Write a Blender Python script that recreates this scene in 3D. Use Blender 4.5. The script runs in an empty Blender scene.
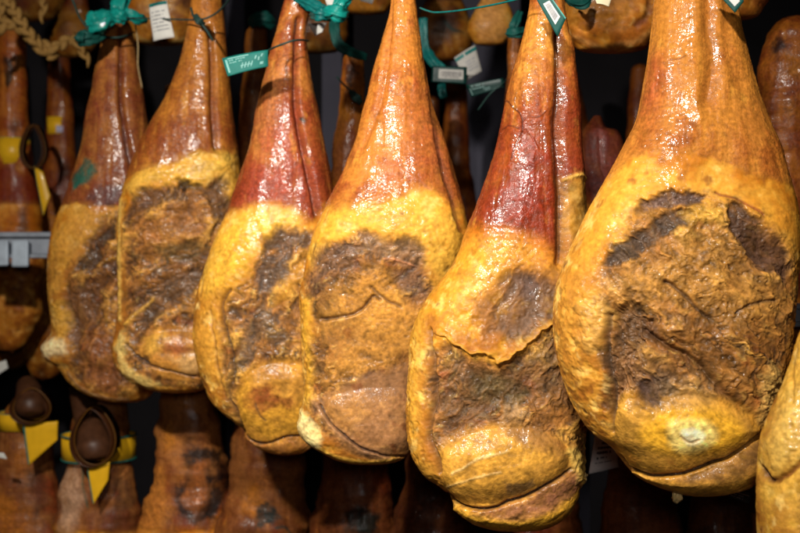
import bpy, bmesh, math, random
import numpy as np
from mathutils import Vector, Matrix

# ------------------------------------------------------------------ basics
scene = bpy.context.scene
COL = scene.collection
F = 1111.1            # focal length in photo pixels (50 mm on 36 mm, photo 800 wide)
CZ = 1.5              # camera height
rnd = random.Random(7)

def pt(px, py, d):
    return Vector(((px - 400) / F * d, d, CZ - (py - 266.5) / F * d))

def tag(o, label=None, cat=None, group=None, kind=None):
    if label: o['label'] = label
    if cat: o['category'] = cat
    if group: o['group'] = group
    if kind: o['kind'] = kind
    return o

def empty(name, loc, label, cat, group=None):
    o = bpy.data.objects.new(name, None)
    o.empty_display_size = 0.05
    o.location = loc
    COL.objects.link(o)
    return tag(o, label, cat, group)

def link_mesh(name, me, parent=None, loc=None):
    o = bpy.data.objects.new(name, me)
    COL.objects.link(o)
    if parent: o.parent = parent
    if loc is not None: o.location = loc
    return o

# ------------------------------------------------------------------ numpy noise
_rs = np.random.RandomState(11)
_perm = _rs.permutation(256).astype(np.int32)
_perm = np.concatenate([_perm, _perm, _perm])
_g = _rs.normal(size=(256, 3)).astype(np.float32)
_g /= np.linalg.norm(_g, axis=1, keepdims=True)

def perlin(x, y, z):
    x = np.asarray(x, np.float32); y = np.asarray(y, np.float32); z = np.asarray(z, np.float32)
    x, y, z = np.broadcast_arrays(x, y, z)
    xi = np.floor(x); yi = np.floor(y); zi = np.floor(z)
    fx = x - xi; fy = y - yi; fz = z - zi
    xi = xi.astype(np.int32) & 255; yi = yi.astype(np.int32) & 255; zi = zi.astype(np.int32) & 255
    u = fx*fx*fx*(fx*(fx*6-15)+10); v = fy*fy*fy*(fy*(fy*6-15)+10); w = fz*fz*fz*(fz*(fz*6-15)+10)
    out = 0
    for i in (0, 1):
        wx = u if i else 1-u
        a = _perm[xi+i]
        for j in (0, 1):
            wy = v if j else 1-v
            b = _perm[a+yi+j]
            for k in (0, 1):
                wz = w if k else 1-w
                g = _g[_perm[b+zi+k] & 255]
                out = out + wx*wy*wz*(g[..., 0]*(fx-i)+g[..., 1]*(fy-j)+g[..., 2]*(fz-k))
    return out*1.5

def fbm(x, y, z, o=4, gain=.5):
    s = 0; a = 1; t = 0
    for i in range(o):
        s = s + a*perlin(x+i*17.3, y+i*9.1, z+i*5.7); t += a
        x = x*2.03; y = y*2.03; z = z*2.03; a *= gain
    return s/t

def ridged(x, y, z, o=4, gain=.5):
    s = 0; a = 1; t = 0
    for i in range(o):
        n = 1-np.abs(perlin(x+i*13.3, y+i*7.7, z+i*3.1))*1.8
        s = s + a*np.clip(n, 0, 1)**2; t += a
        x = x*2.1; y = y*2.1; z = z*2.1; a *= gain
    return s/t

def sstep(a, b, x):
    t = np.clip((x-a)/(b-a), 0, 1)
    return t*t*(3-2*t)

def seg_dist(px, py, pts, closed):
    d = np.full(px.shape, 1e9, np.float32)
    inside = np.zeros(px.shape, bool)
    n = len(pts)
    for i in range(n if closed else n-1):
        ax, ay = pts[i]; bx, by = pts[(i+1) % n]
        dx, dy = bx-ax, by-ay
        t = np.clip(((px-ax)*dx+(py-ay)*dy)/(dx*dx+dy*dy+1e-9), 0, 1)
        d = np.minimum(d, (px-ax-t*dx)**2+(py-ay-t*dy)**2)
        if closed and abs(dy) > 1e-9:
            c = ((ay > py) != (by > py)) & (px < dx*(py-ay)/dy+ax)
            inside ^= c
    d = np.sqrt(d)
    return np.where(inside, -d, d) if closed else d

def catmull(pts, n=14, closed=False):
    P = [np.array(p, float) for p in pts]
    if closed: P = [P[-1]]+P+[P[0], P[1]]
    else: P = [2*P[0]-P[1]]+P+[2*P[-1]-P[-2]]
    out = []
    for i in range(1, len(P)-2):
        p0, p1, p2, p3 = P[i-1:i+3]
        for k in range(n):
            t = k/n
            out.append(.5*((2*p1)+(-p0+p2)*t+(2*p0-5*p1+4*p2-p3)*t*t+(-p0+3*p1-3*p2+p3)*t**3))
    if not closed: out.append(P[-2])
    return np.array(out)

# ------------------------------------------------------------------ materials
def nodemat(name):
    m = bpy.data.materials.new(name); m.use_nodes = True
    nt = m.node_tree; b = nt.nodes['Principled BSDF']
    return m, nt, b

def ham_material():
    m, nt, b = nodemat('cured_meat')
    N = nt.nodes; Lk = nt.links
    col = N.new('ShaderNodeAttribute'); col.attribute_name = 'Col'
    srf = N.new('ShaderNodeAttribute'); srf.attribute_name = 'Surf'
    sep = N.new('ShaderNodeSeparateColor'); Lk.new(srf.outputs['Color'], sep.inputs[0])
    tc = N.new('ShaderNodeTexCoord')
    n1 = N.new('ShaderNodeTexNoise'); n1.inputs['Scale'].default_value = 240; n1.inputs['Detail'].default_value = 3
    n2 = N.new('ShaderNodeTexNoise'); n2.inputs['Scale'].default_value = 420; n2.inputs['Detail'].default_value = 2
    n3 = N.new('ShaderNodeTexNoise'); n3.inputs['Scale'].default_value = 60; n3.inputs['Detail'].default_value = 4
    for n in (n1, n2, n3): Lk.new(tc.outputs['Object'], n.inputs['Vector'])
    c0 = N.new('ShaderNodeMath'); c0.operation = 'SUBTRACT'; c0.inputs[1].default_value = .5; Lk.new(n1.outputs['Fac'], c0.inputs[0])
    c1 = N.new('ShaderNodeMath'); c1.operation = 'MULTIPLY'; Lk.new(c0.outputs[0], c1.inputs[0]); Lk.new(sep.outputs[1], c1.inputs[1])
    mr = N.new('ShaderNodeMath'); mr.operation = 'MULTIPLY_ADD'; mr.inputs[1].default_value = 2.6; mr.inputs[2].default_value = 1; Lk.new(c1.outputs[0], mr.inputs[0])
    mul = N.new('ShaderNodeVectorMath'); mul.operation = 'SCALE'
    Lk.new(col.outputs['Color'], mul.inputs[0]); Lk.new(mr.outputs[0], mul.inputs['Scale'])
    Lk.new(mul.outputs[0], b.inputs['Base Color'])
    # roughness
    mr2 = N.new('ShaderNodeMapRange'); mr2.inputs['From Min'].default_value = .3; mr2.inputs['From Max'].default_value = .7
    mr2.inputs['To Min'].default_value = -.1; mr2.inputs['To Max'].default_value = .14
    Lk.new(n3.outputs['Fac'], mr2.inputs['Value'])
    ad = N.new('ShaderNodeMath'); ad.operation = 'ADD'; ad.use_clamp = True
    Lk.new(sep.outputs[0], ad.inputs[0]); Lk.new(mr2.outputs[0], ad.inputs[1])
    Lk.new(ad.outputs[0], b.inputs['Roughness'])
    # bump
    mx = N.new('ShaderNodeMath'); mx.operation = 'ADD'
    Lk.new(n1.outputs['Fac'], mx.inputs[0]); Lk.new(n2.outputs['Fac'], mx.inputs[1])
    bp = N.new('ShaderNodeBump'); bp.inputs['Distance'].default_value = .0016
    Lk.new(mx.outputs[0], bp.inputs['Height']); Lk.new(sep.outputs[1], bp.inputs['Strength'])
    Lk.new(bp.outputs['Normal'], b.inputs['Normal'])
    Lk.new(sep.outputs[2], b.inputs['Coat Weight'])
    # wet film: softer, broader ripples than the hide below it
    w1 = N.new('ShaderNodeTexNoise'); w1.inputs['Scale'].default_value = 200; w1.inputs['Detail'].default_value = 1.5; w1.inputs['Distortion'].default_value = .6
    Lk.new(tc.outputs['Object'], w1.inputs['Vector'])
    bw = N.new('ShaderNodeBump'); bw.inputs['Distance'].default_value = .0019; bw.inputs['Strength'].default_value = .55
    Lk.new(w1.outputs['Fac'], bw.inputs['Height']); Lk.new(bw.outputs['Normal'], b.inputs['Coat Normal'])
    b.inputs['Coat Roughness'].default_value = .14
    b.inputs['Specular IOR Level'].default_value = .16
    b.inputs['Subsurface Weight'].default_value = .06
    b.inputs['Subsurface Radius'].default_value = (1, .45, .15)
    b.inputs['Subsurface Scale'].default_value = .006
    return m

def plain(name, c, rough=.5, var=.15, scale=80, bump=.2, metal=0, coat=0, dist=.001):
    m, nt, b = nodemat(name)
    N = nt.nodes; Lk = nt.links
    tc = N.new('ShaderNodeTexCoord')
    n = N.new('ShaderNodeTexNoise'); n.inputs['Scale'].default_value = scale; n.inputs['Detail'].default_value = 5
    Lk.new(tc.outputs['Object'], n.inputs['Vector'])
    mr = N.new('ShaderNodeMapRange'); mr.inputs['From Min'].default_value = .25; mr.inputs['From Max'].default_value = .75
    mr.inputs['To Min'].default_value = 1-var; mr.inputs['To Max'].default_value = 1+var
    Lk.new(n.outputs['Fac'], mr.inputs['Value'])
    s = N.new('ShaderNodeVectorMath'); s.operation = 'SCALE'; s.inputs[0].default_value = c
    Lk.new(mr.outputs[0], s.inputs['Scale']); Lk.new(s.outputs[0], b.inputs['Base Color'])
    b.inputs['Roughness'].default_value = rough; b.inputs['Metallic'].default_value = metal
    b.inputs['Coat Weight'].default_value = coat
    b.inputs['Specular IOR Level'].default_value = .25
    bp = N.new('ShaderNodeBump'); bp.inputs['Strength'].default_value = bump; bp.inputs['Distance'].default_value = dist
    Lk.new(n.outputs['Fac'], bp.inputs['Height']); Lk.new(bp.outputs['Normal'], b.inputs['Normal'])
    return m

M_HAM = ham_material()
M_TEAL = plain('teal_plastic', (.003, .11, .10), .45, .35, 120, .5)
M_TEALB = plain('bright_teal_plastic', (.005, .22, .18), .4, .35, 160, .6, coat=.3)
M_DTEAL = plain('dark_green_plastic', (.004, .06, .048), .6, .2, 60, .15)
M_LTEAL = plain('green_label', (.006, .14, .115), .6, .15, 60, .1)
M_WIRE = plain('dark_green_cord', (.02, .05, .042), .5, .3, 300, .5)
M_WHITE = plain('white_paper', (.62, .60, .55), .6, .08, 60, .15)
M_SHWHITE = plain('shaded_white_paper', (.34, .32, .29), .6, .08, 60, .15)  # white paper darkened for cards hanging in shadow
M_SHTEAL = plain('shaded_green_plastic', (.002, .022, .018), .4, .2, 60, .15)  # green plastic darkened for the tags hanging in shadow
M_GREYP = plain('grey_paper', (.70, .63, .60), .6, .08, 60, .1)
M_INK = plain('printed_ink', (.05, .05, .055), .6, .1, 60, 0)
M_INKG = plain('grey_ink', (.22, .22, .24), .6, .1, 60, 0)
M_AMB = plain('amber_edge', (.13, .05, .006), .4, .1, 60, .1)
M_PALE = plain('pale_green_ink', (.17, .40, .36), .5, .1, 60, 0)
M_YEL = plain('yellow_plastic', (.74, .40, .012), .35, .1, 60, .1, coat=.2)
M_BRN = plain('shaded_strap_plastic', (.045, .014, .004), .35, .2, 60, .1, coat=.2)  # strap plastic darkened for the shaded inside of the loops
M_ROPE = plain('straw_rope', (.30, .16, .04), .75, .35, 260, .9)
M_STEEL = plain('galvanised_steel', (.26, .28, .32), .45, .25, 40, .2, metal=.35)
M_PLATE = plain('pale_bracket_steel', (.42, .48, .55), .4, .2, 40, .2, metal=.2)
M_WALL = plain('dark_wall', (.012, .010, .012), .9, .3, 6, .2)  # near black colour stands in for the unlit parts of the grey wall
M_WALLGAP = plain('grey_violet_wall', (.085, .08, .11), .7, .12, 9, .1)  # lighter wall colour for the added strips showing in the gaps
M_FAT = plain('cream_fat', (.72, .50, .20), .4, .2, 200, .6, coat=.3)

# ------------------------------------------------------------------ ham colours (linear albedo)
DK = (.070, .042, .025); PG = (.105, .062, .05); BR = (.15, .06, .016); OR = (.50, .19, .018)
YL = (.72, .325, .034); CR = (.85, .66, .30); RB = (.20, .042, .018); OL = (.085, .06, .022); TL = (.004, .11, .085)
LB = (.34, .16, .045); RD = (.30, .035, .014); BK = (.008, .006, .006)

def lerp(a, b, w):
    return a+(np.asarray(b, np.float32)-a)*w[:, None]

def build_ham(H):
    d = H['d']; seed = H['seed']; sc = d/F
    dens = H.get('dens', 1.0)
    Lc = catmull(H['L']); Rc = catmull(H['R'])
    for c in (Lc, Rc): c[:, 1] = np.maximum.accumulate(c[:, 1])
    y0 = H['L'][0][1]; y1 = max(Lc[-1, 1], Rc[-1, 1])
    nr = int((y1-y0)*dens)
    ys = np.linspace(y0, y1-10, nr)
    tl = np.linspace(0, 1, max(8, int(16*dens)))[1:]
    ys = np.concatenate([ys, y1-10*(1-tl)**2])
    ys[-1] = y1-.02
    Lx = np.interp(ys, Lc[:, 1]+np.arange(len(Lc))*1e-6, Lc[:, 0])
    Rx = np.interp(ys, Rc[:, 1]+np.arange(len(Rc))*1e-6, Rc[:, 0])
    wmax = (Rx-Lx).max()
    nf = max(24, int(wmax*dens*1.15)); nb = max(12, int(nf*.22))
    thF = np.linspace(0, math.pi, nf, endpoint=False); thB = np.linspace(math.pi, 2*math.pi, nb, endpoint=False)
    th = np.concatenate([thF, thB]); nc = len(th); nr = len(ys)
    if H.get('wob'):
        wv = H['wob']; wid = (Rx-Lx)
        Lx = Lx+wid*wv*fbm(ys/28+seed*3.3, .5, .5, 3); Rx = Rx+wid*wv*fbm(ys/28+seed*7.1, 4.5, .5, 3)
    cx = (Lx+Rx)/2; hw = (Rx-Lx)/2
    TH, CX = np.meshgrid(th, cx); HW = np.meshgrid(th, hw)[1]; YS = np.meshgrid(th, ys)[1]
    u = -np.cos(TH); s = np.sin(TH)
    tf = np.interp(ys, [p[0] for p in H['thick']], [p[1] for p in H['thick']])
    TF = np.meshgrid(th, tf)[1]
    front = s >= 0
    pw = np.interp(ys, [H['yb'][len(H['yb'])//2][1]-60, H['yb'][len(H['yb'])//2][1]+70], [2.2, H.get('flat', 3.6)])
    PW = np.meshgrid(th, pw)[1]
    prof = np.where(front, np.clip(1-np.abs(u)**PW, 0, 1)**(1/2.1), -np.clip(1-u*u, 0, 1)**.5*.8)
    h = prof*HW*TF*sc                                   # metres toward camera
    PX = (CX+HW*u).ravel().astype(np.float32); PY = YS.ravel().astype(np.float32)
    h = h.ravel().astype(np.float32); s = s.ravel().astype(np.float32); u = u.ravel().astype(np.float32)
    hwm = (HW.ravel()*sc).astype(np.float32)
    X = (PX-400)*sc; Z = -(PY-266.5)*sc
    # local stencil coordinates of the front face
    k = d/(d-np.maximum(h, 0)*.75)
    fx = 400+(PX-400)*k; fy = 266.5+(PY-266.5)*k
    front = sstep(-.15, .25, s)
    q = seed*3.17
    x, y, z = X+q, -h+q*.7, Z+q*1.3
    # natural wander of outlines
    w1x = fbm(x/.035, y/.035, z/.035, 4); w1y = fbm(x/.035+40, y/.035, z/.035, 4)
    mpp = 1/sc/1000                                     # photo pixels per mm at this depth
    WX = fx+w1x*15*mpp; WY = fy+w1y*15*mpp
    SX = fx+w1x*3*mpp; SY = fy+w1y*3*mpp
    # shared noises
    big = fbm(x/.09+3, y/.09, z/.09, 3)
    mid = fbm(x/.022+7, y/.022, z/.022, 4)
    fine = fbm(x/.006+11, y/.006, z/.006, 3)
    # ---- skin / fat
    yb = H['yb']; ybv = np.interp(fx, [p[0] for p in yb], [p[1] for p in yb])
    dist = (ybv-fy+(w1y*9+mid*2.5)*mpp)/mpp               # mm above boundary
    sso = H.get('sksoft', 2.2); skin = sstep(-sso, sso, dist+(mid*5+fine*2)*(sso > 4)).astype(np.float32)
    red = H.get('red', .5)
    gr = H.get('grad', 110.)
    redness = np.clip(red*1.15*(.45+.9*np.exp(-np.maximum(dist, 0)/gr))+big*.55+.12*mid, 0, 1)
    streak = fbm(x/.012+5, y/.012, z/.10, 4)
    skc = lerp(np.tile(np.float32(H.get('skA', (.46, .165, .020))), (len(x), 1)), H.get('skB', (.29, .068, .010)), sstep(.10, .55, redness+streak*.25+mid*.35))
    skc = lerp(skc, (.19, .026, .007), sstep(.48, .92, redness+streak*.35+mid*.2)*.92)
    skc = lerp(skc, (.15, .040, .010), sstep(.16, .5, streak*.6+mid*.45+fine*.3)*.45)
    skc = lerp(skc, (.74, .36, .045), sstep(.12, .5, -streak*.6+mid*.5)*.45)
    skc = lerp(skc, (.08, .018, .008), sstep(.42, .7, fbm(x/.009+31, y/.009, z/.016, 4))*.6)
    cr = fbm(x/.010+12, y/.010, z/.0038+w1x*2, 3)         # fine cross wrinkling and pores
    skc = skc*(1+.38*cr+.25*fine)[:, None].clip(.45, 1.5)
    # pale orange fade just above the boundary
    skc = lerp(skc, (.60, .27, .03), np.exp(-(np.maximum(dist, 0)/9)**2)*H.get('edgefade', .35))
    ftc = lerp(np.tile(np.float32(H.get('ftA', YL)), (len(x), 1)), H.get('ftB', (.50, .165, .010)), sstep(-.06, .36, big*.9+mid*.6))
    ftc = lerp(ftc, (.90, .57, .15), sstep(.04, .4, -mid*.7-big*.6+fine*.3)*.7)
    ftc = lerp(ftc, (.28, .085, .012), sstep(.2, .5, fbm(x/.018+91, y/.018, z/.03, 4)+.15*fine+.12*sstep(-10, -80, dist))*.8)
    ftc = lerp(ftc, (.06, .024, .012), sstep(.16, .40, fbm(x/.014+71, y/.014, z/.020, 5))*.85*sstep(-25, -110, dist+mid*30))
    ftc = lerp(ftc, (.34, .115, .014), sstep(-28, -130, dist+mid*45+big*60)*np.clip(.55+1.7*mid+.6*big, 0, .95))
    ftc = lerp(ftc, (.90, .60, .19), sstep(.22, .42, fbm(x/.017+171, y/.017, z/.024, 5))*.7*sstep(-40, -120, dist))
    wet = fbm(x/.011+2, y/.011, z/.006+w1x, 3)           # fine wavy wrinkling of the fat
    ftc = ftc*(1+.32*wet+.2*fine)[:, None]
    col = lerp(ftc, 0, np.zeros(len(x), np.float32)); col = col*(1-skin[:, None])+skc*skin[:, None]
    rip = perlin(x/.014, y/.014, z/.13)*.9+perlin(x/.006, y/.006, z/.05)*.35
    cross = perlin(x/.03, y/.03, z/.0055+w1x*2)*np.exp(-(dist/28)**2)
    disp = skin*(rip*.9+cross*.5+fine*.25+cr*.35+mid*.9+streak*1.2+big*4)+(1-skin)*(mid*1.5+fine*.3+wet*.45+cross*.4+big*3+sstep(-40, -130, dist)*(np.abs(mid)*-4.5+fine*.5+1))
    disp += skin*(.9 if sso < 4 else .2)                                       # skin edge stands on the fat
    rough = skin*(.50+.15*mid)+(1-skin)*(.50+.15*mid)
    bump = skin*(.42+.3*np.clip(mid+big, -1, 1))+(1-skin)*(.15+.25*np.clip(mid-.1, -.5, 1))
    wetp = sstep(-.12, .32, fbm(x/.028+801, y/.028, z/.06, 4)+fine*.25)
    coat = skin*(.06+.80*wetp)+(1-skin)*(.04+.50*wetp)*(1-.65*sstep(-35, -120, dist))
    # ---- cut meat face
    md = seg_dist(WX, WY, H['meat'], True)/mpp if H.get('meat') else np.full(len(x), 99., np.float32)
    meat = (sstep(7.0, -8.0, md+mid*13+fine*5)*front*(1-skin)).astype(np.float32)
    mdw = (sstep(8.0, -14.0, md+mid*6)*front*(1-skin)).astype(np.float32)
    a = H.get('fib', .9)
    ca, sa = math.cos(a), math.sin(a)
    wx = x+w1x*.018+big*.02; wz = z+w1y*.018-big*.02
    al = wx*ca+wz*sa; ac = -wx*sa+wz*ca                   # along / across the fibres
    fibre = ridged(al/.06, y/.03, ac/.014, 4)
    crum = 1-np.abs(fbm(wx/.013+17, y/.013, wz/.013, 4))*3.2
    crum = np.clip(crum, -.6, 1)
    rid = ridged(wx/.055+2, y/.055, wz/.055, 4)
    pf = sstep(-.25, .4, fbm(x/.05+301, y/.05, z/.05, 2))     # some slabs are smooth, some crumpled
    mb = fbm(al/.07+401, y/.05, ac/.035, 4)
    mc = lerp(np.tile(np.float32((.31, .125, .026)), (len(x), 1)), (.56, .28, .050), sstep(.0, .42, mb+mid*.35+(rid-.4)*.3))
    mc = lerp(mc, (.14, .056, .018), sstep(.05, .42, -mb*.9-mid*.45+fine*.3-(rid-.4)*.3)*.9)
    mc = lerp(mc, (.13, .095, .04), sstep(.2, .5, fbm(x/.03+55, y/.03, z/.03, 4))*.5)
    mc = lerp(mc, (.27, .05, .014), sstep(.2, .5, fbm(x/.035+155, y/.03, z/.03, 4))*.5)
    mc = lerp(mc, (.05, .028, .018), sstep(.18, .42, fbm(x/.028+505, y/.028, z/.028, 5)+fine*.12)*.55)
    fl = fbm(al/.022+9, y/.012, ac/.005, 4)               # pale streaks of fat along the fibres
    mc = lerp(mc, (.66, .40, .10), sstep(.22, .5, fl+mid*.35)*.6)
    mc = mc*(.94+.75*fine+1.0*(fibre-.42)+.5*mb+.30*(crum-.5)*pf)[:, None].clip(.22, 1.8)  # crust darker in cavities, paler on ridges: cavity shading put into the colour
    ck = np.abs(perlin(al/.06+w1x*1.6, y/.03, ac/.017+w1y*1.6)); ck2 = np.abs(perlin(wx/.011+60, y/.011, wz/.011+w1x))
    crack = np.maximum(sstep(.12, .02, ck)*sstep(-.15, .2, big+mid), sstep(.085, .0, ck2)*.7*sstep(.0, .3, mid-big*.4))
    mc = lerp(mc, DK, sstep(.4, .05, crum)*.45)
    mc = lerp(mc, (.022, .012, .008), crack*.85)
    mc = lerp(mc, (.02, .014, .012), sstep(.34, .5, fbm(x/.012+255, y/.012, z/.012, 3)+fine*.2)*.8)
    col = col*(1-meat[:, None])+mc*meat[:, None]
    mdisp = rid*6.5+big*8+mb*7+(crum*.9+fibre*1.7+fine*.6)*(.2+.8*pf)+mid*1.8-crack*2.0+fl*.7
    disp = disp*(1-mdw)+(mdisp-3.5)*mdw*H.get('mrough', 1.)
    rough = rough*(1-meat)+(.50+.16*mid)*meat
    bump = bump*(1-meat)+.42*meat
    coat = coat*(1-meat)+(.13+.35*np.clip(big+mid, -.4, 1))*meat
    # ---- individual marks
    for op in H.get('ops', ()):
        kind, pts, soft, c, alpha, amp = op[:6]
        rg = op[6] if len(op) > 6 else None
        if kind == 'poly':
            dd = seg_dist(WX, WY, pts, True)/mpp
            w = sstep(soft*2.2, -soft*2.0, dd+(mid*9.0+fine*4+(fibre-.4)*6)*min(1., soft/2.5))*np.clip(.95+.7*mb+.5*mid+.35*fine-.35*(fibre-.4), .35, 1)
        elif kind == 'smooth':                            # a dried slab without crumpling
            dd = seg_dist(SX, SY, catmull(pts, 5, True), True)/mpp
            w = sstep(soft, -soft, dd+mid*3)*front
            disp = disp*(1-w*.85)+(big*4+mid*1.0+fibre*.5)*w*.85; bump = bump*(1-w)+.3*w
            if c is not None: col = col+(np.asarray(c, np.float32)[None]*(1+.9*mid+.45*fine+.35*wet+.5*mb)[:, None].clip(.25, 1.8)-col)*(w*alpha)[:, None]
            col = col*(1-(w*sstep(.12, .4, fbm(x/.02+611, y/.02, z/.02, 5)+fine*.15)*.65)[:, None]*np.float32((.55, .75, .8)))
            coat = coat*(1-w)+w*(.3+.5*mid)
            continue
        elif kind == 'spot':
            dd = seg_dist(SX, SY, catmull(pts, 5, True), True)/mpp
            w = sstep(soft, -soft, dd+fine*2)
        elif kind == 'raise':
            dd = seg_dist(SX, SY, catmull(pts, 5, True), True)/mpp
            w = sstep(0, -soft, dd)
            if amp > 0: w = np.sqrt(np.clip(w, 0, 1))
        elif kind == 'flap':                              # raised above/inside of a crisp edge
            dd = seg_dist(SX, SY, pts, True)/mpp
            w = sstep(.8, -.8, dd)*np.exp(-np.maximum(-dd, 0)/soft)
        elif kind == 'line':
            dd = seg_dist(fx+w1x*5*mpp, fy+w1y*5*mpp, catmull(pts, 6), False)/mpp
            wd = soft*(1+.35*np.clip(mid*2+fine, -1, 1.5))
            w = np.exp(-(dd/np.maximum(wd, .3))**2)
        elif kind == 'groove':  # cut between tendon and shank; dark colours given here also paint its shadow
            dd = seg_dist(fx+w1x*2*mpp, fy, catmull(pts, 6), False)/mpp
            w = np.exp(-(dd/soft)**2)
        elif kind == 'lip':                               # overhanging fold: raised just above an edge, fading upward and at the ends
            lx = [p[0] for p in pts]; ly = [p[1] for p in pts]
            e = (np.interp(WX, lx, ly)-WY)/mpp+mid*3
            w = sstep(-1.6, 1.6, e)*np.exp(-np.maximum(e, 0)/soft)*sstep(lx[0], lx[0]+34, SX)*sstep(lx[-1]+2, lx[-1]-18, SX)
        w = (w*front).astype(np.float32)
        disp = disp+w*amp
        if c is not None:
            cc = np.asarray(c, np.float32)[None]*(1+.5*mid+.8*fine+.7*(fibre-.4)*(c[0] < .2 or meat.any()))[:, None].clip(.3, 1.8)
            col = col+(cc-col)*(w*alpha)[:, None]
        if rg is not None: rough = rough*(1-w)+rg*w
    # ---- build
    edge = np.clip(hwm/.012, 0, 1)
    disp = np.clip(disp, -26, 18)*.001*edge*np.where(s < 0, .5, 1)
    nx = u; ny = -s
    ln = np.sqrt(nx*nx+ny*ny)+1e-6
    V = np.stack([X+disp*nx/ln, -h+disp*ny/ln, Z], 1)
    base = np.array([V[-1, 0], 0, V[:, 2].min()], np.float32)
    V = V-base
    idx = np.arange(nr*nc).reshape(nr, nc)
    A = idx[:-1]; B = idx[1:]
    faces = np.stack([A, B, np.roll(B, -1, 1), np.roll(A, -1, 1)], -1).reshape(-1, 4)
    caps = []
    me = make_mesh('tmp', V, faces)
    nrm = np.zeros(len(V)*3, np.float32); me.vertex_normals.foreach_get('vector', nrm); nrm = nrm.reshape(-1, 3)
    bpy.data.meshes.remove(me)
    if not H.get('split', True):
        pm = make_mesh('cured_ham', V, faces)
        set_attr(pm, 'Col', np.clip(col, .004, .95)*np.float32(H.get('tint', (1, 1, 1))))
        set_attr(pm, 'Surf', np.stack([np.clip(rough, .12, .9), np.clip(bump, 0, 1), np.clip(coat*H.get('coatk', 1.), 0, 1)], 1))
        pm.materials.append(M_HAM)
        o = link_mesh('cured_ham', pm, None, (float(base[0]), d, float(base[2])+CZ))
        return tag(o, H['label'], 'ham', H.get('group'))
    root = empty(H.get('name', 'cured_ham'), (float(base[0]), d, float(base[2])+CZ), H['label'], 'ham', H.get('group'))
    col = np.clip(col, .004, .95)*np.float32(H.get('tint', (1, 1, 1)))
    dim = H.get('coatk', 1.)
    surf = np.stack([np.clip(rough, .12, .9), np.clip(bump, 0, 1), np.clip(coat*dim, 0, 1)], 1)
    fs = skin[faces].mean(1); fm = meat[faces].mean(1)
    cls = np.where(fs > .5, 0, np.where(fm > .5, 2, 1))
    parts = [('skin_shank', 0), ('fat_layer', 1), ('meat_face', 2)]
    for nm, c in parts:
        f = faces[cls == c]
        if len(f) == 0: continue
        used, inv = np.unique(f, return_inverse=True)
        pm = make_mesh(nm, V[used], inv.reshape(-1, 4))
        set_attr(pm, 'Col', col[used]); set_attr(pm, 'Surf', surf[used])
        pm.materials.append(M_HAM)
        pm.normals_split_custom_set_from_vertices(nrm[used].tolist())
        link_mesh(nm, pm, root)
    return root

def make_mesh(name, V, faces):
    me = bpy.data.meshes.new(name)
    nF = len(faces); k = faces.shape[1]
    me.vertices.add(len(V)); me.vertices.foreach_set('co', np.ascontiguousarray(V, np.float32).ravel())
    me.loops.add(nF*k); me.loops.foreach_set('vertex_index', np.ascontiguousarray(faces, np.int32).ravel())
    me.polygons.add(nF); me.polygons.foreach_set('loop_start', np.arange(0, nF*k, k, dtype=np.int32))
    me.polygons.foreach_set('use_smooth', np.ones(nF, bool))
    me.update(calc_edges=True); me.validate()
    return me

def set_attr(me, name, c):
    at = me.color_attributes.new(name, 'FLOAT_COLOR', 'POINT')
    rgba = np.ones((len(c), 4), np.float32); rgba[:, :3] = c
    at.data.foreach_set('color', rgba.ravel())

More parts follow.
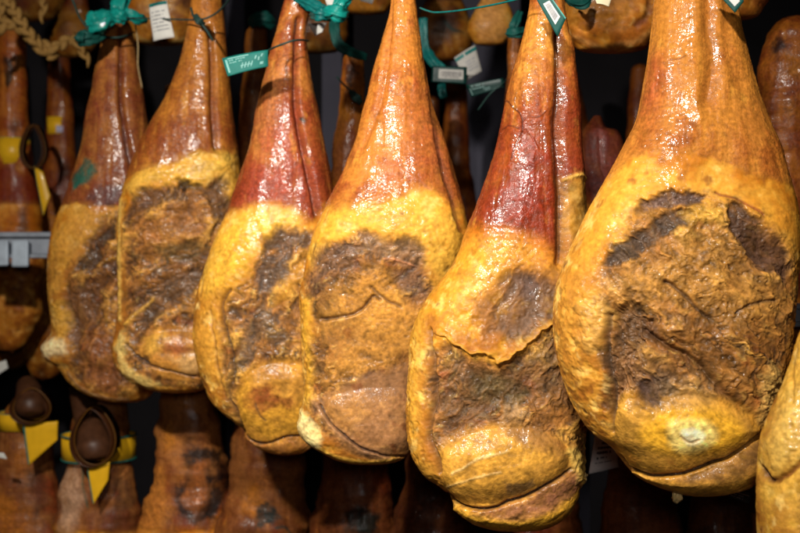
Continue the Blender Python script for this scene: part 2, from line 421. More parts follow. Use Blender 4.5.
# ------------------------------------------------------------------ the front row of six hams
GF = 'cured hams hanging in the front row'
HAMS = []
HAMS.append(dict(d=1.30, dens=1.3, seed=6, group=GF, red=.14, grad=60., edgefade=.2, sksoft=4, fib=-.75,
  skA=(.52, .19, .025), skB=(.34, .09, .012),
  label='biggest front ham, pale round bone mark low on its broad cut face',
  L=[(664, -90), (658, -40), (654, 0), (651, 27), (645, 72), (637, 115), (626, 140), (607, 177), (589, 208), (577, 233), (562, 266), (554, 296), (553, 330), (558, 360), (566, 388), (576, 410), (592, 432), (611, 446), (622, 460), (634, 473), (654, 485), (678, 493), (690, 495)],
  R=[(724, -90), (730, -40), (735, 0), (742, 35), (750, 70), (760, 100), (770, 127), (780, 155), (788, 185), (794, 212), (796, 246), (794, 285), (791, 315), (788, 345), (783, 375), (774, 405), (767, 435), (761, 462), (753, 481), (735, 490), (712, 495), (690, 495.5)],
  thick=[(-90, .8), (60, .78), (160, .62), (300, .55), (430, .6), (500, .7)],
  yb=[(540, 196), (605, 180), (613, 174), (632, 159), (653, 155), (679, 154), (709, 159), (735, 171), (761, 178), (784, 184), (800, 190)],
  meat=[(636, 200), (650, 192), (671, 190), (705, 190), (728, 199), (754, 214), (778, 236), (790, 262), (792, 300), (786, 345), (777, 385), (766, 420), (757, 428), (745, 412), (735, 440), (690, 480), (640, 470), (612, 440), (608, 420), (602, 380), (592, 350), (606, 330), (592, 300), (604, 285), (596, 262), (612, 240)],
  ops=[
   ('poly', [(620, 190), (790, 200), (790, 250), (720, 205), (640, 215), (590, 270), (575, 262), (600, 222)], 6, YL, .45, 1.2),
   ('poly', [(600, 285), (640, 262), (690, 232), (722, 235), (760, 280), (780, 300), (770, 330), (720, 320), (670, 300), (620, 310)], 10, (.50, .235, .045), .65, 1.5),
   ('poly', [(634, 202), (649, 193), (671, 191), (703, 195), (690, 205), (664, 211), (641, 209)], 1.6, PG, .95, -6, .5),
   ('poly', [(595, 266), (615, 244), (641, 224), (664, 214), (690, 213), (683, 226), (655, 241), (626, 260), (606, 269)], 1.8, (.065, .04, .026), .95, -4, .55),
   ('poly', [(718, 206), (737, 208), (758, 228), (776, 246), (788, 268), (782, 284), (762, 268), (741, 246), (724, 230)], 2.4, (.085, .04, .022), .96, -4.5, .5),
   ('poly', [(694, 207), (718, 206), (714, 226), (690, 224), (680, 218)], 3, (.62, .33, .05), .8, 3),
   ('line', [(712, 193), (735, 201), (757, 216)], 1.6, (.22, .06, .02), .9, -2),
   ('poly', [(600, 315), (622, 300), (648, 318), (640, 345), (626, 372), (618, 408), (610, 420), (604, 380), (607, 345)], 5, (.085, .045, .022), .85, -12),
   ('poly', [(606, 352), (640, 345), (670, 360), (660, 385), (630, 392), (610, 400)], 8, (.24, .11, .04), .75, -3),
   ('line', [(661, 282), (678, 292), (690, 306), (706, 318)], 2.2, DK, .8, -5),
   ('line', [(640, 330), (664, 345), (688, 358), (706, 376), (722, 394), (743, 413)], 3.6, (.07, .03, .014), .75, -7),  # diagonal fold crease, with its shadow put into the colour
   ('poly', [(660, 330), (690, 330), (740, 370), (750, 400), (720, 385), (690, 352)], 9, (.42, .18, .035), .6, 5),
   ('smooth', [(606, 425), (622, 392), (652, 396), (684, 388), (718, 396), (750, 412), (760, 432), (758, 470), (735, 490), (690, 496), (640, 484), (612, 450)], 8, (.72, .34, .035), .6, 0),
   ('raise', [(608, 420), (622, 398), (652, 400), (684, 392), (718, 402), (746, 416), (758, 430), (735, 452), (700, 463), (660, 470), (632, 464), (612, 440)], 34, (.58, .28, .045), .45, 12),
   ('poly', [(620, 402), (660, 398), (700, 404), (738, 420), (738, 440), (700, 455), (650, 452), (615, 432)], 10, (.56, .27, .04), .65, 0, .42),
   ('spot', [(645, 418), (665, 405), (695, 403), (725, 416), (732, 438), (700, 450), (660, 448), (640, 434)], 10, (.80, .40, .02), .7, 0, .32),
   ('spot', [(666, 420), (680, 415), (698, 418), (708, 430), (702, 444), (684, 449), (668, 442)], 6, (.92, .66, .18), .95, 1.0),
   ('spot', [(677, 427), (688, 424), (698, 430), (694, 439), (682, 440)], 2.5, (.95, .82, .48), .9, 0),
   ('line', [(678, 434), (686, 438), (694, 435)], 1.2, (.50, .30, .10), .8, -1.5),
   ('poly', [(634, 378), (646, 372), (668, 376), (671, 388), (660, 398), (650, 412), (638, 402)], 3, (.075, .045, .038), .9, -2),
   ('poly', [(652, 384), (690, 368), (715, 392), (700, 402), (664, 398)], 8, (.33, .19, .07), .55, 0),
   ('raise', [(628, 468), (670, 476), (705, 468), (757, 438), (760, 470), (735, 488), (690, 494), (650, 484)], 16, (.40, .20, .06), .35, 7),
   ('poly', [(690, 472), (726, 458), (756, 437), (760, 452), (735, 474), (700, 484), (660, 482)], 4, (.13, .06, .026), .75, 0),
   ('line', [(636, 473), (658, 484), (690, 490), (726, 486), (752, 474)], 6, (.76, .38, .05), .75, 0),
   ('line', [(612, 452), (630, 467), (648, 473), (672, 473), (698, 465), (726, 453), (757, 432)], 2.2, (.035, .02, .016), .95, -9),
   ('poly', [(580, 300), (598, 296), (606, 310), (596, 338), (588, 352), (578, 340)], 3, (.72, .43, .11), .7, 3),
   ('poly', [(556, 285), (577, 270), (596, 284), (604, 320), (592, 345), (575, 380), (563, 360)], 8, (.55, .24, .03), .6, 2),
   ('line', [(604, 315), (603, 350), (608, 390), (610, 430)], 2.5, DK, .75, -5),
   ('poly', [(758, 375), (766, 360), (773, 372), (770, 402), (760, 425), (752, 405)], 3, (.68, .40, .10), .8, 4),
   ('line', [(730, 312), (748, 303), (770, 300)], 2.2, DK, .7, -3),
   ('line', [(668, 61), (676, 60), (684, 57)], .7, (.08, .02, .01), .8, -.5),
   ('poly', [(640, 100), (650, 60), (664, 70), (660, 130), (640, 150), (628, 150)], 10, (.27, .05, .012), .6, 0),
   ('poly', [(740, 110), (754, 100), (768, 140), (760, 165), (742, 150)], 9, (.34, .10, .016), .55, 0),
   ('poly', [(641, 60), (662, 55), (668, 80), (652, 112), (636, 110)], 12, (.34, .06, .022), .6, 0),
   ('groove', [(704, -60), (708, 0), (707, 30), (711, 60), (704, 100)], 10, (.26, .075, .012), .55, -6),
   ('groove', [(722, -40), (727, 10), (725, 40), (736, 84)], 8, (.34, .10, .014), .45, -3),
   ('groove', [(690, -60), (694, 20), (691, 60), (697, 120)], 9, None, 0, 3),
  ]))
HAMS.append(dict(d=1.50, dens=1.25, sksoft=10, seed=5, group=GF, red=.72, grad=120., fib=.9, edgefade=.15, ftA=(.60, .25, .016), ftB=(.42, .14, .01),
  label='front ham with a deep red veined shank and a barcode tag at its neck',
  L=[(538, -90), (534, -40), (530, 0), (525, 25), (520, 47), (514, 68), (508, 92), (502, 125), (494, 155), (482, 190), (467, 228), (455, 260), (441, 280), (427, 298), (416, 322), (410, 345), (407, 388), (407, 425), (412, 452), (424, 472), (438, 484), (449, 495), (455, 508), (468, 519), (484, 526), (505, 530)],
  R=[(560, -90), (562, -40), (565, 0), (569, 25), (573, 60), (575, 85), (579, 120), (583, 160), (586, 204), (591, 240), (596, 290), (596, 340), (591, 400), (585, 440), (581, 474), (576, 496), (568, 512), (549, 525), (530, 529), (505, 530.5)],
  thick=[(-90, .95), (80, .9), (200, .7), (300, .52), (430, .52), (530, .7)],
  yb=[(400, 255), (455, 240), (470, 228), (480, 232), (500, 231), (519, 234), (532, 240), (545, 247), (556, 266), (562, 262), (566, 200), (572, 180), (586, 177), (620, 176)],
  meat=[(448, 348), (470, 354), (500, 366), (512, 352), (556, 326), (580, 300), (596, 330), (594, 420), (584, 470), (566, 500), (520, 515), (470, 515), (450, 500), (440, 470), (432, 440), (426, 390), (430, 350)],
  ops=[
   ('groove', [(556, -60), (559, 30), (561, 82), (557, 125), (560, 170), (562, 230), (560, 262)], 8, (.11, .03, .010), .7, -12),
   ('groove', [(572, 40), (575, 120), (578, 200)], 7, None, 0, 4),
   ('poly', [(558, 180), (600, 178), (600, 300), (570, 300)], 6, (.30, .15, .028), .75, 0),
   ('line', [(566, 180), (576, 176), (588, 180)], 2.5, (.60, .34, .06), .8, 2),
   ('poly', [(510, 130), (545, 120), (556, 160), (552, 215), (530, 236), (500, 228), (478, 232), (500, 180)], 14, (.17, .016, .005), .8, 0, .3),
   ('poly', [(455, 246), (480, 222), (545, 236), (564, 266), (545, 266), (500, 250), (470, 256)], 6, (.46, .13, .010), .7, 0),
   ('poly', [(528, 10), (548, 20), (540, 70), (520, 90), (512, 100), (520, 50)], 12, (.62, .27, .035), .6, 0),
   ('line', [(509, 160), (516, 146), (522, 132), (522, 120), (513, 108), (506, 100)], .9, (.06, .012, .006), .95, 1.0),
   ('line', [(522, 124), (528, 117), (538, 118), (546, 112)], .8, (.08, .014, .006), .9, .8),
   ('line', [(520, 130), (510, 126), (504, 130)], .8, (.08, .014, .006), .85, .8),
   ('line', [(522, 128), (531, 138), (537, 150)], .8, (.10, .014, .006), .7, .7),
   ('line', [(516, 110), (513, 100), (516, 93)], .7, (.08, .014, .006), .7, .6),
   ('poly', [(440, 290), (470, 240), (520, 238), (560, 262), (590, 262), (590, 285), (520, 270), (490, 290), (470, 330), (440, 340)], 8, (.66, .31, .03), .4, 1),
   ('lip', [(424, 316), (436, 332), (452, 345), (470, 350), (488, 356), (500, 362), (512, 350), (530, 338), (556, 322), (572, 308)], 20, None, 0, 7),
   ('poly', [(476, 302), (500, 270), (540, 264), (592, 282), (592, 322), (556, 318), (530, 334), (506, 342), (482, 338)], 8, (.22, .095, .028), .85, -2),
   ('poly', [(494, 282), (517, 270), (538, 275), (562, 287), (556, 320), (533, 331), (508, 338), (484, 334), (498, 300)], 5, (.12, .062, .032), 1, -3.5, .5),
   ('poly', [(512, 280), (540, 276), (556, 288), (540, 302), (520, 300)], 5, PG, .6, -1.5),
   ('poly', [(452, 340), (475, 348), (498, 358), (512, 346), (530, 336), (556, 318), (552, 330), (512, 354), (500, 364), (470, 356)], 2.5, (.62, .29, .03), .85, 2),
   ('poly', [(450, 352), (500, 370), (520, 352), (560, 330), (578, 350), (572, 400), (540, 400), (500, 398), (470, 410), (446, 430), (436, 400), (440, 370)], 7, (.09, .05, .024), .7, -5),
   ('poly', [(470, 372), (500, 376), (530, 390), (520, 404), (480, 402), (462, 396)], 4, OL, .7, -1),
   ('poly', [(560, 335), (590, 330), (592, 420), (584, 440), (570, 400)], 6, (.15, .055, .015), .7, -2),
   ('poly', [(500, 405), (516, 400), (530, 410), (520, 420), (508, 432), (496, 424)], 2.5, (.36, .20, .075), .8, 1),
   ('smooth', [(438, 460), (452, 434), (485, 424), (520, 424), (556, 436), (574, 460), (580, 490), (550, 524), (500, 530), (460, 512)], 8, (.66, .30, .03), .6, 0),
   ('raise', [(440, 455), (455, 438), (485, 428), (515, 425), (550, 430), (566, 452), (558, 472), (520, 492), (482, 502), (452, 496)], 30, (.50, .235, .045), .5, 10),
   ('poly', [(442, 455), (470, 436), (510, 434), (545, 445), (560, 462), (510, 486), (470, 494), (450, 486)], 9, (.56, .27, .032), .62, 0, .38),
   ('poly', [(500, 420), (540, 415), (560, 440), (560, 462), (540, 452), (515, 440)], 6, (.20, .085, .025), .7, 0),
   ('line', [(455, 470), (480, 455), (505, 448)], 1.6, (.78, .55, .22), .6, 1),
   ('line', [(448, 486), (475, 474), (500, 470)], 1.6, (.75, .5, .18), .5, 1),
   ('line', [(420, 310), (416, 350), (414, 400), (418, 450), (432, 476)], 9, (.62, .31, .035), .6, 3),
   ('line', [(430, 330), (432, 390), (430, 430), (440, 470)], 3.2, (.09, .04, .016), .7, -6),
   ('poly', [(455, 508), (470, 512), (512, 502), (540, 490), (572, 468), (582, 480), (560, 508), (510, 524), (470, 520)], 4, (.21, .075, .05), .8, 3, .35),
   ('line', [(456, 509), (480, 518), (510, 521), (546, 515), (574, 496)], 7, (.72, .36, .03), .85, 2),
   ('line', [(446, 492), (460, 503), (482, 507), (512, 499), (538, 488), (568, 468)], 2.0, (.03, .017, .013), .95, -9),
   ('poly', [(506, 482), (530, 478), (534, 486), (516, 496), (504, 494)], 2, (.08, .055, .03), .7, 0),
   ('poly', [(564, 452), (576, 448), (588, 466), (584, 482), (574, 478)], 3, (.72, .46, .10), .85, 5),
   ('poly', [(582, 435), (596, 425), (600, 450), (590, 470)], 3, (.62, .36, .06), .7, 0),
  ]))
HAMS.append(dict(d=1.66, dens=1.2, seed=4, group=GF, red=.28, grad=60., sksoft=7, fib=.75, edgefade=.45, mrough=.8,
  skA=(.50, .17, .024), skB=(.31, .072, .012),
  label='fourth front ham from the left, smooth orange shank, purple grey slab low on its face',
  L=[(392, -90), (391, -40), (391, 0), (389, 15), (382, 38), (375, 65), (368, 95), (361, 120), (352, 150), (338, 184), (322, 214), (310, 245), (303, 279), (300, 300), (301, 330), (302, 360), (304, 390), (300, 412), (298, 428), (304, 438), (318, 449), (334, 458), (352, 463), (366, 464)],
  R=[(412, -90), (413, -40), (415, 0), (419, 26), (425, 65), (431, 98), (440, 125), (452, 165), (463, 205), (468, 235), (462, 270), (448, 312), (434, 352), (424, 390), (418, 420), (412, 445), (404, 457), (390, 462), (366, 464.5)],
  thick=[(-90, .95), (80, .85), (200, .62), (300, .5), (430, .5), (465, .65)],
  yb=[(280, 222), (325, 212), (345, 207), (366, 206), (396, 199), (420, 192), (432, 190), (447, 203), (470, 215)],
  meat=[(330, 241), (352, 231), (368, 230), (384, 242), (410, 236), (424, 254), (430, 285), (428, 330), (424, 380), (416, 430), (408, 452), (380, 457), (340, 447), (312, 425), (308, 405), (318, 375), (308, 350), (315, 330), (308, 300), (307, 280), (314, 256)],
  ops=[
   ('groove', [(389, 0), (387, 60), (378, 110), (360, 150)], 5, (.36, .11, .02), .6, -5),
   ('groove', [(428, 60), (434, 105), (440, 150), (452, 195), (462, 230)], 5, (.12, .03, .012), .75, -9),
   ('poly', [(425, 90), (440, 130), (446, 190), (438, 190), (428, 150)], 5, (.22, .055, .02), .7, 0),
   ('poly', [(404, 70), (424, 80), (432, 140), (428, 186), (408, 180), (402, 130)], 8, (.27, .055, .014), .6, 0),
   ('poly', [(392, 20), (404, 30), (398, 90), (384, 130), (380, 90)], 8, (.34, .09, .014), .5, 0),
   ('poly', [(372, 184), (388, 160), (402, 150), (398, 176), (384, 200)], 7, (.32, .06, .022), .6, 0),
   ('poly', [(372, 196), (380, 192), (388, 200), (382, 208), (374, 206)], 3, (.52, .16, .04), .7, 1.8, .3),
   ('line', [(395, 165), (420, 182), (432, 190)], 2, (.40, .13, .06), .5, .5),
   ('poly', [(380, 240), (412, 214), (455, 215), (462, 250), (440, 290), (428, 262), (410, 238)], 7, (.70, .40, .05), .6, 2),
   ('poly', [(310, 250), (330, 220), (380, 208), (410, 210), (400, 232), (370, 228), (330, 238), (312, 262)], 7, (.68, .36, .035), .6, 1),
   ('poly', [(317, 252), (337, 238), (366, 246), (354, 268), (322, 279), (311, 300), (309, 280)], 5, (.12, .062, .036), .8, -3),
   ('poly', [(354, 232), (372, 230), (388, 245), (410, 238), (423, 252), (424, 264), (405, 264), (380, 256), (360, 250)], 4, (.19, .105, .055), .8, -3),
   ('smooth', [(320, 300), (345, 284), (385, 284), (415, 312), (412, 350), (380, 362), (340, 366), (320, 340)], 10, (.46, .20, .035), .35, 0),
   ('line', [(384, 258), (400, 260), (416, 266)], 2, (.42, .17, .07), .8, 2),
   ('poly', [(390, 272), (413, 265), (427, 277), (428, 296), (414, 298), (402, 292)], 4, (.09, .05, .035), .8, -3),
   ('poly', [(330, 288), (372, 268), (392, 272), (400, 296), (420, 310), (420, 350), (400, 340), (350, 320), (320, 330)], 8, (.52, .23, .035), .75, 2),
   ('line', [(322, 318), (345, 316), (362, 308), (374, 296), (380, 300)], 2.6, (.06, .03, .016), .8, -5),
   ('line', [(372, 288), (384, 298), (400, 306)], 2.4, DK, .7, -4),
   ('poly', [(322, 362), (372, 320), (400, 318), (410, 350), (380, 366), (345, 378), (330, 388)], 8, (.50, .22, .035), .7, 1),
   ('poly', [(338, 384), (376, 370), (412, 368), (411, 396), (380, 392), (350, 398)], 4, (.075, .045, .04), .9, -1, .45),
   ('poly', [(372, 396), (412, 394), (412, 448), (385, 454), (356, 440), (360, 420)], 8, (.22, .105, .06), .72, 2, .42),
   ('poly', [(330, 400), (365, 392), (370, 410), (345, 426), (330, 420)], 6, (.50, .22, .03), .7, 2),
   ('smooth', [(318, 404), (345, 384), (412, 366), (414, 448), (385, 458), (345, 446)], 7, (.36, .16, .05), .6, 0),
   ('raise', [(326, 400), (360, 388), (412, 392), (412, 444), (385, 452), (352, 440), (332, 422)], 24, None, 0, 6),
   ('line', [(314, 400), (325, 415), (340, 432), (362, 447), (388, 458)], 6, (.30, .15, .07), .55, 3),
   ('line', [(320, 404), (332, 422), (352, 440), (380, 453), (406, 456)], 1.5, (.04, .02, .014), .92, -6),
   ('line', [(308, 300), (308, 340), (312, 370), (308, 400)], 6.5, (.66, .33, .03), .75, 3),
   ('poly', [(298, 425), (302, 410), (310, 415), (322, 440), (318, 450), (304, 440)], 3, (.86, .68, .28), .92, 2),
   ('line', [(320, 448), (340, 457), (366, 461), (395, 458)], 3.5, (.66, .36, .05), .75, 1),
   ('poly', [(314, 360), (326, 350), (324, 370), (312, 384)], 2.5, DK, .6, -3),
  ]))
HAMS.append(dict(d=1.86, sksoft=9, seed=3, group=GF, red=.48, grad=90., fib=1.1, edgefade=.12,
  skA=(.48, .165, .028), skB=(.28, .055, .012),
  label='third front ham from the left, reddish shank and broad glossy yellow shoulder',
  L=[(300, -60), (294, -25), (286, 0), (278, 25), (272.5, 45), (266, 70), (258, 103), (251, 137), (240, 178), (228, 210), (214, 242), (204, 270), (197, 300), (194, 338), (201, 374), (212, 401), (228, 417), (242, 428), (250, 441), (264, 450), (282, 455)],
  R=[(322, -60), (320, -25), (313, 0), (308, 20), (306, 38), (309, 62), (315, 97), (323, 134), (331, 176), (337, 215), (339, 260), (337, 310), (333, 360), (327, 405), (318, 438), (304, 452), (282, 455.5)],
  thick=[(-60, .9), (80, .85), (200, .65), (300, .52), (430, .5), (455, .65)],
  yb=[(185, 230), (229, 213), (252, 205), (273, 203), (293, 211), (313, 222), (322, 210), (340, 205)],
  meat=[(268, 246), (276, 231), (308, 231), (335, 245), (335, 320), (330, 390), (318, 440), (290, 448), (258, 444), (240, 425), (226, 405), (222, 370), (220, 330), (230, 300), (246, 282), (258, 262)],
  ops=[
   ('groove', [(299, 20), (297, 45), (296, 100), (302, 140), (313, 188), (318, 215)], 5.5, (.15, .032, .012), .75, -11),
   ('poly', [(296, 100), (306, 140), (318, 185), (312, 215), (300, 200), (296, 150)], 6, (.28, .04, .018), .6, 0),
   ('poly', [(266, 130), (290, 125), (300, 190), (280, 202), (240, 205)], 10, (.34, .05, .026), .55, 0),
   ('poly', [(268, 80), (284, 60), (276, 110), (258, 150)], 10, (.52, .20, .06), .6, 0),
   ('poly', [(205, 270), (222, 230), (262, 208), (296, 214), (285, 230), (262, 246), (250, 270), (226, 290), (204, 300)], 8, (.74, .42, .045), .65, 2, .25),
   ('line', [(302, 120), (304, 122)], 3, (.01, .02, .016), .9, -1),
   ('poly', [(267, 247), (274, 231), (294, 229), (312, 234), (308, 246), (286, 251)], 4, (.10, .058, .036), .88, -3),
   ('poly', [(256, 272), (268, 255), (290, 253), (289, 276), (273, 289), (258, 297)], 4, (.095, .056, .036), .88, -3),
   ('poly', [(300, 250), (312, 248), (300, 280), (286, 300), (278, 300), (290, 276)], 3, (.56, .25, .03), .8, 3),
   ('poly', [(204, 300), (232, 280), (244, 290), (226, 310), (222, 350), (226, 390), (206, 370), (196, 340)], 6, (.58, .27, .03), .65, 2),
   ('line', [(232, 290), (224, 305), (227, 330), (233, 352), (236, 372), (230, 392), (238, 414), (244, 430)], 3, (.05, .025, .014), .85, -8),
   ('line', [(212, 310), (216, 340), (220, 370), (228, 400)], 1.6, (.10, .04, .014), .7, -3),
   ('poly', [(244, 330), (262, 300), (280, 320), (262, 340), (244, 370), (236, 372)], 5, (.10, .065, .04), .7, -2),
   ('poly', [(270, 328), (284, 326), (290, 338), (278, 346), (268, 342)], 3, DK, .8, -2),
   ('poly', [(256, 368), (268, 364), (276, 374), (268, 384), (258, 380)], 3, (.05, .042, .035), .85, -2),
   ('poly', [(284, 364), (290, 362), (294, 372), (288, 378)], 2.5, (.06, .04, .03), .8, -1),
   ('smooth', [(238, 402), (248, 372), (270, 360), (300, 360), (322, 372), (324, 412), (312, 440), (285, 448), (256, 442)], 7, (.62, .27, .025), .6, 0),
   ('raise', [(240, 400), (250, 374), (270, 364), (300, 364), (320, 374), (322, 410), (312, 434), (285, 440), (262, 442), (246, 430)], 30, (.50, .225, .035), .5, 10),
   ('poly', [(240, 390), (246, 372), (256, 380), (262, 400), (300, 398), (318, 404), (310, 430), (270, 436), (246, 424)], 6, (.58, .275, .025), .7, 0, .35),
   ('poly', [(254, 384), (272, 384), (280, 400), (264, 410), (252, 402)], 4, (.22, .04, .016), .8, 0, .35),
   ('poly', [(280, 396), (292, 392), (298, 404), (286, 408)], 3, (.20, .045, .016), .7, 0),
   ('line', [(258, 402), (262, 412), (268, 418)], 1.6, DK, .8, -1),
   ('poly', [(246, 436), (268, 444), (300, 440), (322, 430), (310, 450), (282, 454), (258, 448)], 3, (.30, .12, .035), .7, 2),
   ('line', [(244, 428), (250, 437), (264, 443), (286, 437), (308, 434)], 1.6, (.03, .016, .012), .95, -7),
  ]))
HAMS.append(dict(d=2.06, seed=2, group=GF, red=.35, grad=100., fib=.65, edgefade=.2, tint=(.95, .92, .92),
  skA=(.46, .165, .022), skB=(.27, .072, .012),
  label='second front ham from the left, brown fibrous face ringed by a thin pale yellow rim',
  L=[(200, -70), (196, -30), (192, 0), (189, 20), (182, 55), (170, 88), (155, 117), (142, 142), (131, 166), (123, 192), (119, 220), (118, 260), (119, 300), (117, 330), (113, 348), (117, 366), (130, 380), (150, 389), (172, 393)],
  R=[(218, -70), (219, -30), (221, 0), (224, 25), (227, 55), (230, 87), (234, 125), (239, 158), (244, 195), (246, 240), (244, 290), (240, 330), (232, 360), (216, 382), (198, 391), (172, 393.5)],
  thick=[(-70, .9), (60, .85), (160, .65), (260, .5), (350, .5), (393, .65)],
  yb=[(110, 186), (127, 181), (140, 172), (160, 166), (180, 165), (192, 155), (204, 152), (218, 156), (236, 154), (250, 160)],
  meat=[(143, 190), (160, 186), (182, 182), (205, 186), (220, 175), (232, 192), (240, 230), (238, 300), (230, 360), (200, 388), (160, 384), (132, 372), (124, 350), (126, 330), (124, 280), (122, 230), (128, 206)],
  ops=[
   ('groove', [(211, 30), (214, 80), (214, 110), (218, 150)], 6, (.16, .045, .014), .7, -9),
   ('poly', [(215, 150), (236, 156), (238, 192), (228, 200), (218, 172)], 4, (.56, .30, .04), .8, 3),
   ('poly', [(126, 190), (145, 172), (200, 155), (232, 160), (215, 176), (200, 184), (160, 182), (134, 196)], 5, (.72, .44, .07), .7, 4, .3),
   ('poly', [(126, 216), (134, 194), (160, 188), (192, 190), (180, 203), (150, 208), (132, 226)], 4, (.11, .052, .024), .85, -4),
   ('poly', [(176, 181), (192, 178), (203, 186), (186, 190)], 2, (.012, .008, .006), .9, -7),
   ('poly', [(205, 188), (226, 180), (236, 210), (228, 240), (214, 220)], 4, (.09, .05, .026), .7, -3),
   ('poly', [(140, 220), (180, 205), (210, 212), (205, 240), (170, 246), (140, 250)], 7, (.33, .13, .03), .6, 2),
   ('poly', [(140, 300), (170, 278), (205, 262), (210, 280), (175, 305), (150, 326), (136, 328)], 5, (.10, .055, .028), .8, -6),
   ('poly', [(158, 243), (200, 240), (215, 250), (190, 262), (165, 264)], 4, OL, .65, -2),
   ('line', [(128, 324), (140, 312), (154, 298)], 3, (.62, .33, .05), .75, 4),
   ('line', [(122, 200), (121, 240), (121, 290), (122, 320)], 3.2, (.74, .46, .10), .85, 2.5),
   ('smooth', [(140, 350), (155, 330), (182, 326), (210, 334), (214, 366), (195, 380), (160, 374)], 6, (.56, .24, .03), .6, 0),
   ('raise', [(144, 350), (155, 334), (180, 330), (206, 336), (212, 362), (195, 376), (168, 372), (150, 364)], 28, (.50, .21, .035), .6, 11),
   ('poly', [(148, 340), (166, 332), (172, 342), (160, 352), (150, 352)], 4, (.66, .36, .05), .7, 0),
   ('poly', [(164, 342), (182, 338), (194, 348), (184, 354), (168, 352)], 4, (.24, .055, .02), .75, 0, .35),
   ('poly', [(170, 356), (205, 352), (208, 372), (186, 374)], 4, (.58, .36, .14), .6, 0, .3),
   ('poly', [(114, 348), (124, 330), (130, 338), (128, 358), (142, 376), (160, 384), (150, 390), (124, 374)], 3, (.76, .54, .16), .85, 3),
   ('poly', [(140, 356), (150, 358), (154, 368), (144, 366)], 2, DK, .8, -3),
   ('line', [(130, 344), (138, 356), (156, 366), (178, 372), (202, 377)], 1.8, (.05, .025, .014), .9, -6),
  ]))
HAMS.append(dict(d=2.26, seed=1, group=GF, red=.40, grad=110., fib=1.2, edgefade=.1, tint=(.86, .80, .80),
  skA=(.42, .155, .03), skB=(.25, .065, .018),
  label='leftmost front ham, green smear on its hide and a cream lump on its edge',
  L=[(112, 19), (106, 21), (103, 26), (101, 45), (97, 65), (93, 90), (88, 112), (82, 145), (74, 172), (64, 202), (54, 228), (49, 255), (49, 290), (52, 318), (52, 334), (45, 345), (47, 358), (58, 366), (68, 380), (84, 392), (104, 400), (122, 402)],
  R=[(116, 19), (124, 20), (130, 25), (135, 45), (138, 65), (143, 92), (148, 125), (154, 160), (162, 200), (168, 240), (170, 290), (168, 340), (162, 375), (152, 394), (140, 401), (122, 402.5)],
  thick=[(19, .9), (80, .85), (180, .65), (280, .5), (370, .5), (402, .65)],
  yb=[(40, 214), (66, 206), (78, 202), (92, 207), (110, 206), (125, 205), (180, 200)],
  meat=[(104, 214), (125, 208), (160, 215), (166, 290), (160, 370), (130, 398), (90, 390), (72, 370), (66, 330), (64, 300), (76, 268), (84, 246), (98, 232)],
  ops=[
   ('groove', [(121, 22), (122, 60), (122, 100), (128, 140), (134, 170)], 6, (.13, .03, .014), .8, -10),
   ('poly', [(76, 178), (88, 160), (97, 164), (98, 172), (84, 186), (72, 194)], 2.5, (.006, .12, .085), .92, 0, .4),
   ('poly', [(88, 200), (96, 186), (112, 184), (125, 186), (126, 204), (108, 206)], 3, (.11, .05, .045), .85, -1.5),
   ('line', [(99, 105), (101, 118)], 3, (.22, .03, .02), .7, 0),
   ('poly', [(56, 240), (72, 208), (100, 208), (112, 214), (96, 230), (84, 250), (72, 262), (60, 300), (50, 290)], 6, (.62, .33, .05), .6, 1),
   ('poly', [(98, 240), (110, 228), (118, 214), (122, 236), (112, 244)], 3, DK, .85, -4),
   ('poly', [(82, 262), (90, 250), (102, 250), (104, 260), (94, 272), (82, 270)], 3, DK, .9, -4),
   ('line', [(100, 265), (116, 258), (124, 252)], 3, (.6, .3, .04), .6, 3),
   ('poly', [(66, 292), (90, 280), (110, 284), (104, 310), (84, 330), (78, 360), (70, 340)], 6, (.12, .055, .024), .75, -6),
   ('poly', [(56, 300), (66, 298), (72, 320), (66, 345), (56, 350)], 4, (.62, .34, .045), .75, 2),
   ('poly', [(90, 330), (110, 330), (125, 360), (120, 395), (96, 390), (84, 364)], 7, (.24, .085, .03), .7, 4, .4),
   ('line', [(104, 320), (92, 350), (86, 376)], 3, (.45, .19, .04), .5, 3),
   ('poly', [(44, 347), (52, 335), (66, 340), (68, 352), (50, 358)], 3, (.85, .68, .34), .95, 5),
   ('line', [(70, 372), (84, 388), (108, 398), (130, 399)], 3, (.46, .26, .11), .7, 1),
  ]))
HAMS.append(dict(d=1.14, seed=17, red=.1, split=False, group=GF,
  label='smooth pale yellow ham cut off by the right edge of the photo',
  ftA=(.80, .42, .045), ftB=(.66, .28, .02), flat=2.6, sksoft=2,
  L=[(845, 215), (838, 250), (822, 290), (800, 335), (790, 366), (777, 397), (764, 428), (759, 450), (757, 478), (757, 520), (760, 570), (772, 610), (800, 640), (840, 655)],
  R=[(880, 215), (900, 260), (920, 320), (940, 400), (950, 480), (945, 560), (925, 610), (890, 640), (840, 655.5)],
  thick=[(215, .8), (400, .55), (655, .6)],
  yb=[(700, 150), (1000, 150)],
  ops=[
   ('smooth', [(700, 200), (960, 200), (960, 680), (700, 680)], 5, None, 0, 0),
   ('poly', [(790, 350), (830, 300), (870, 400), (860, 520), (800, 533), (765, 500), (760, 450)], 14, (.82, .46, .07), .7, 0, .38),
   ('poly', [(774, 440), (790, 400), (805, 400), (805, 440), (790, 462), (776, 462)], 8, (.74, .47, .11), .8, 6, .35),
   ('line', [(795, 350), (790, 380), (792, 400)], 3, (.58, .30, .04), .5, -3),
   ('line', [(761, 468), (768, 481), (781, 477), (794, 466), (806, 454)], 2.6, (.16, .05, .012), .92, -5),
   ('line', [(758, 462), (763, 474), (768, 482)], 2.0, (.08, .035, .015), .85, -2),
   ('poly', [(797, 498), (810, 490), (812, 540), (795, 540)], 3, (.10, .035, .012), .85, -2),
  ]))
for H in HAMS: build_ham(H)

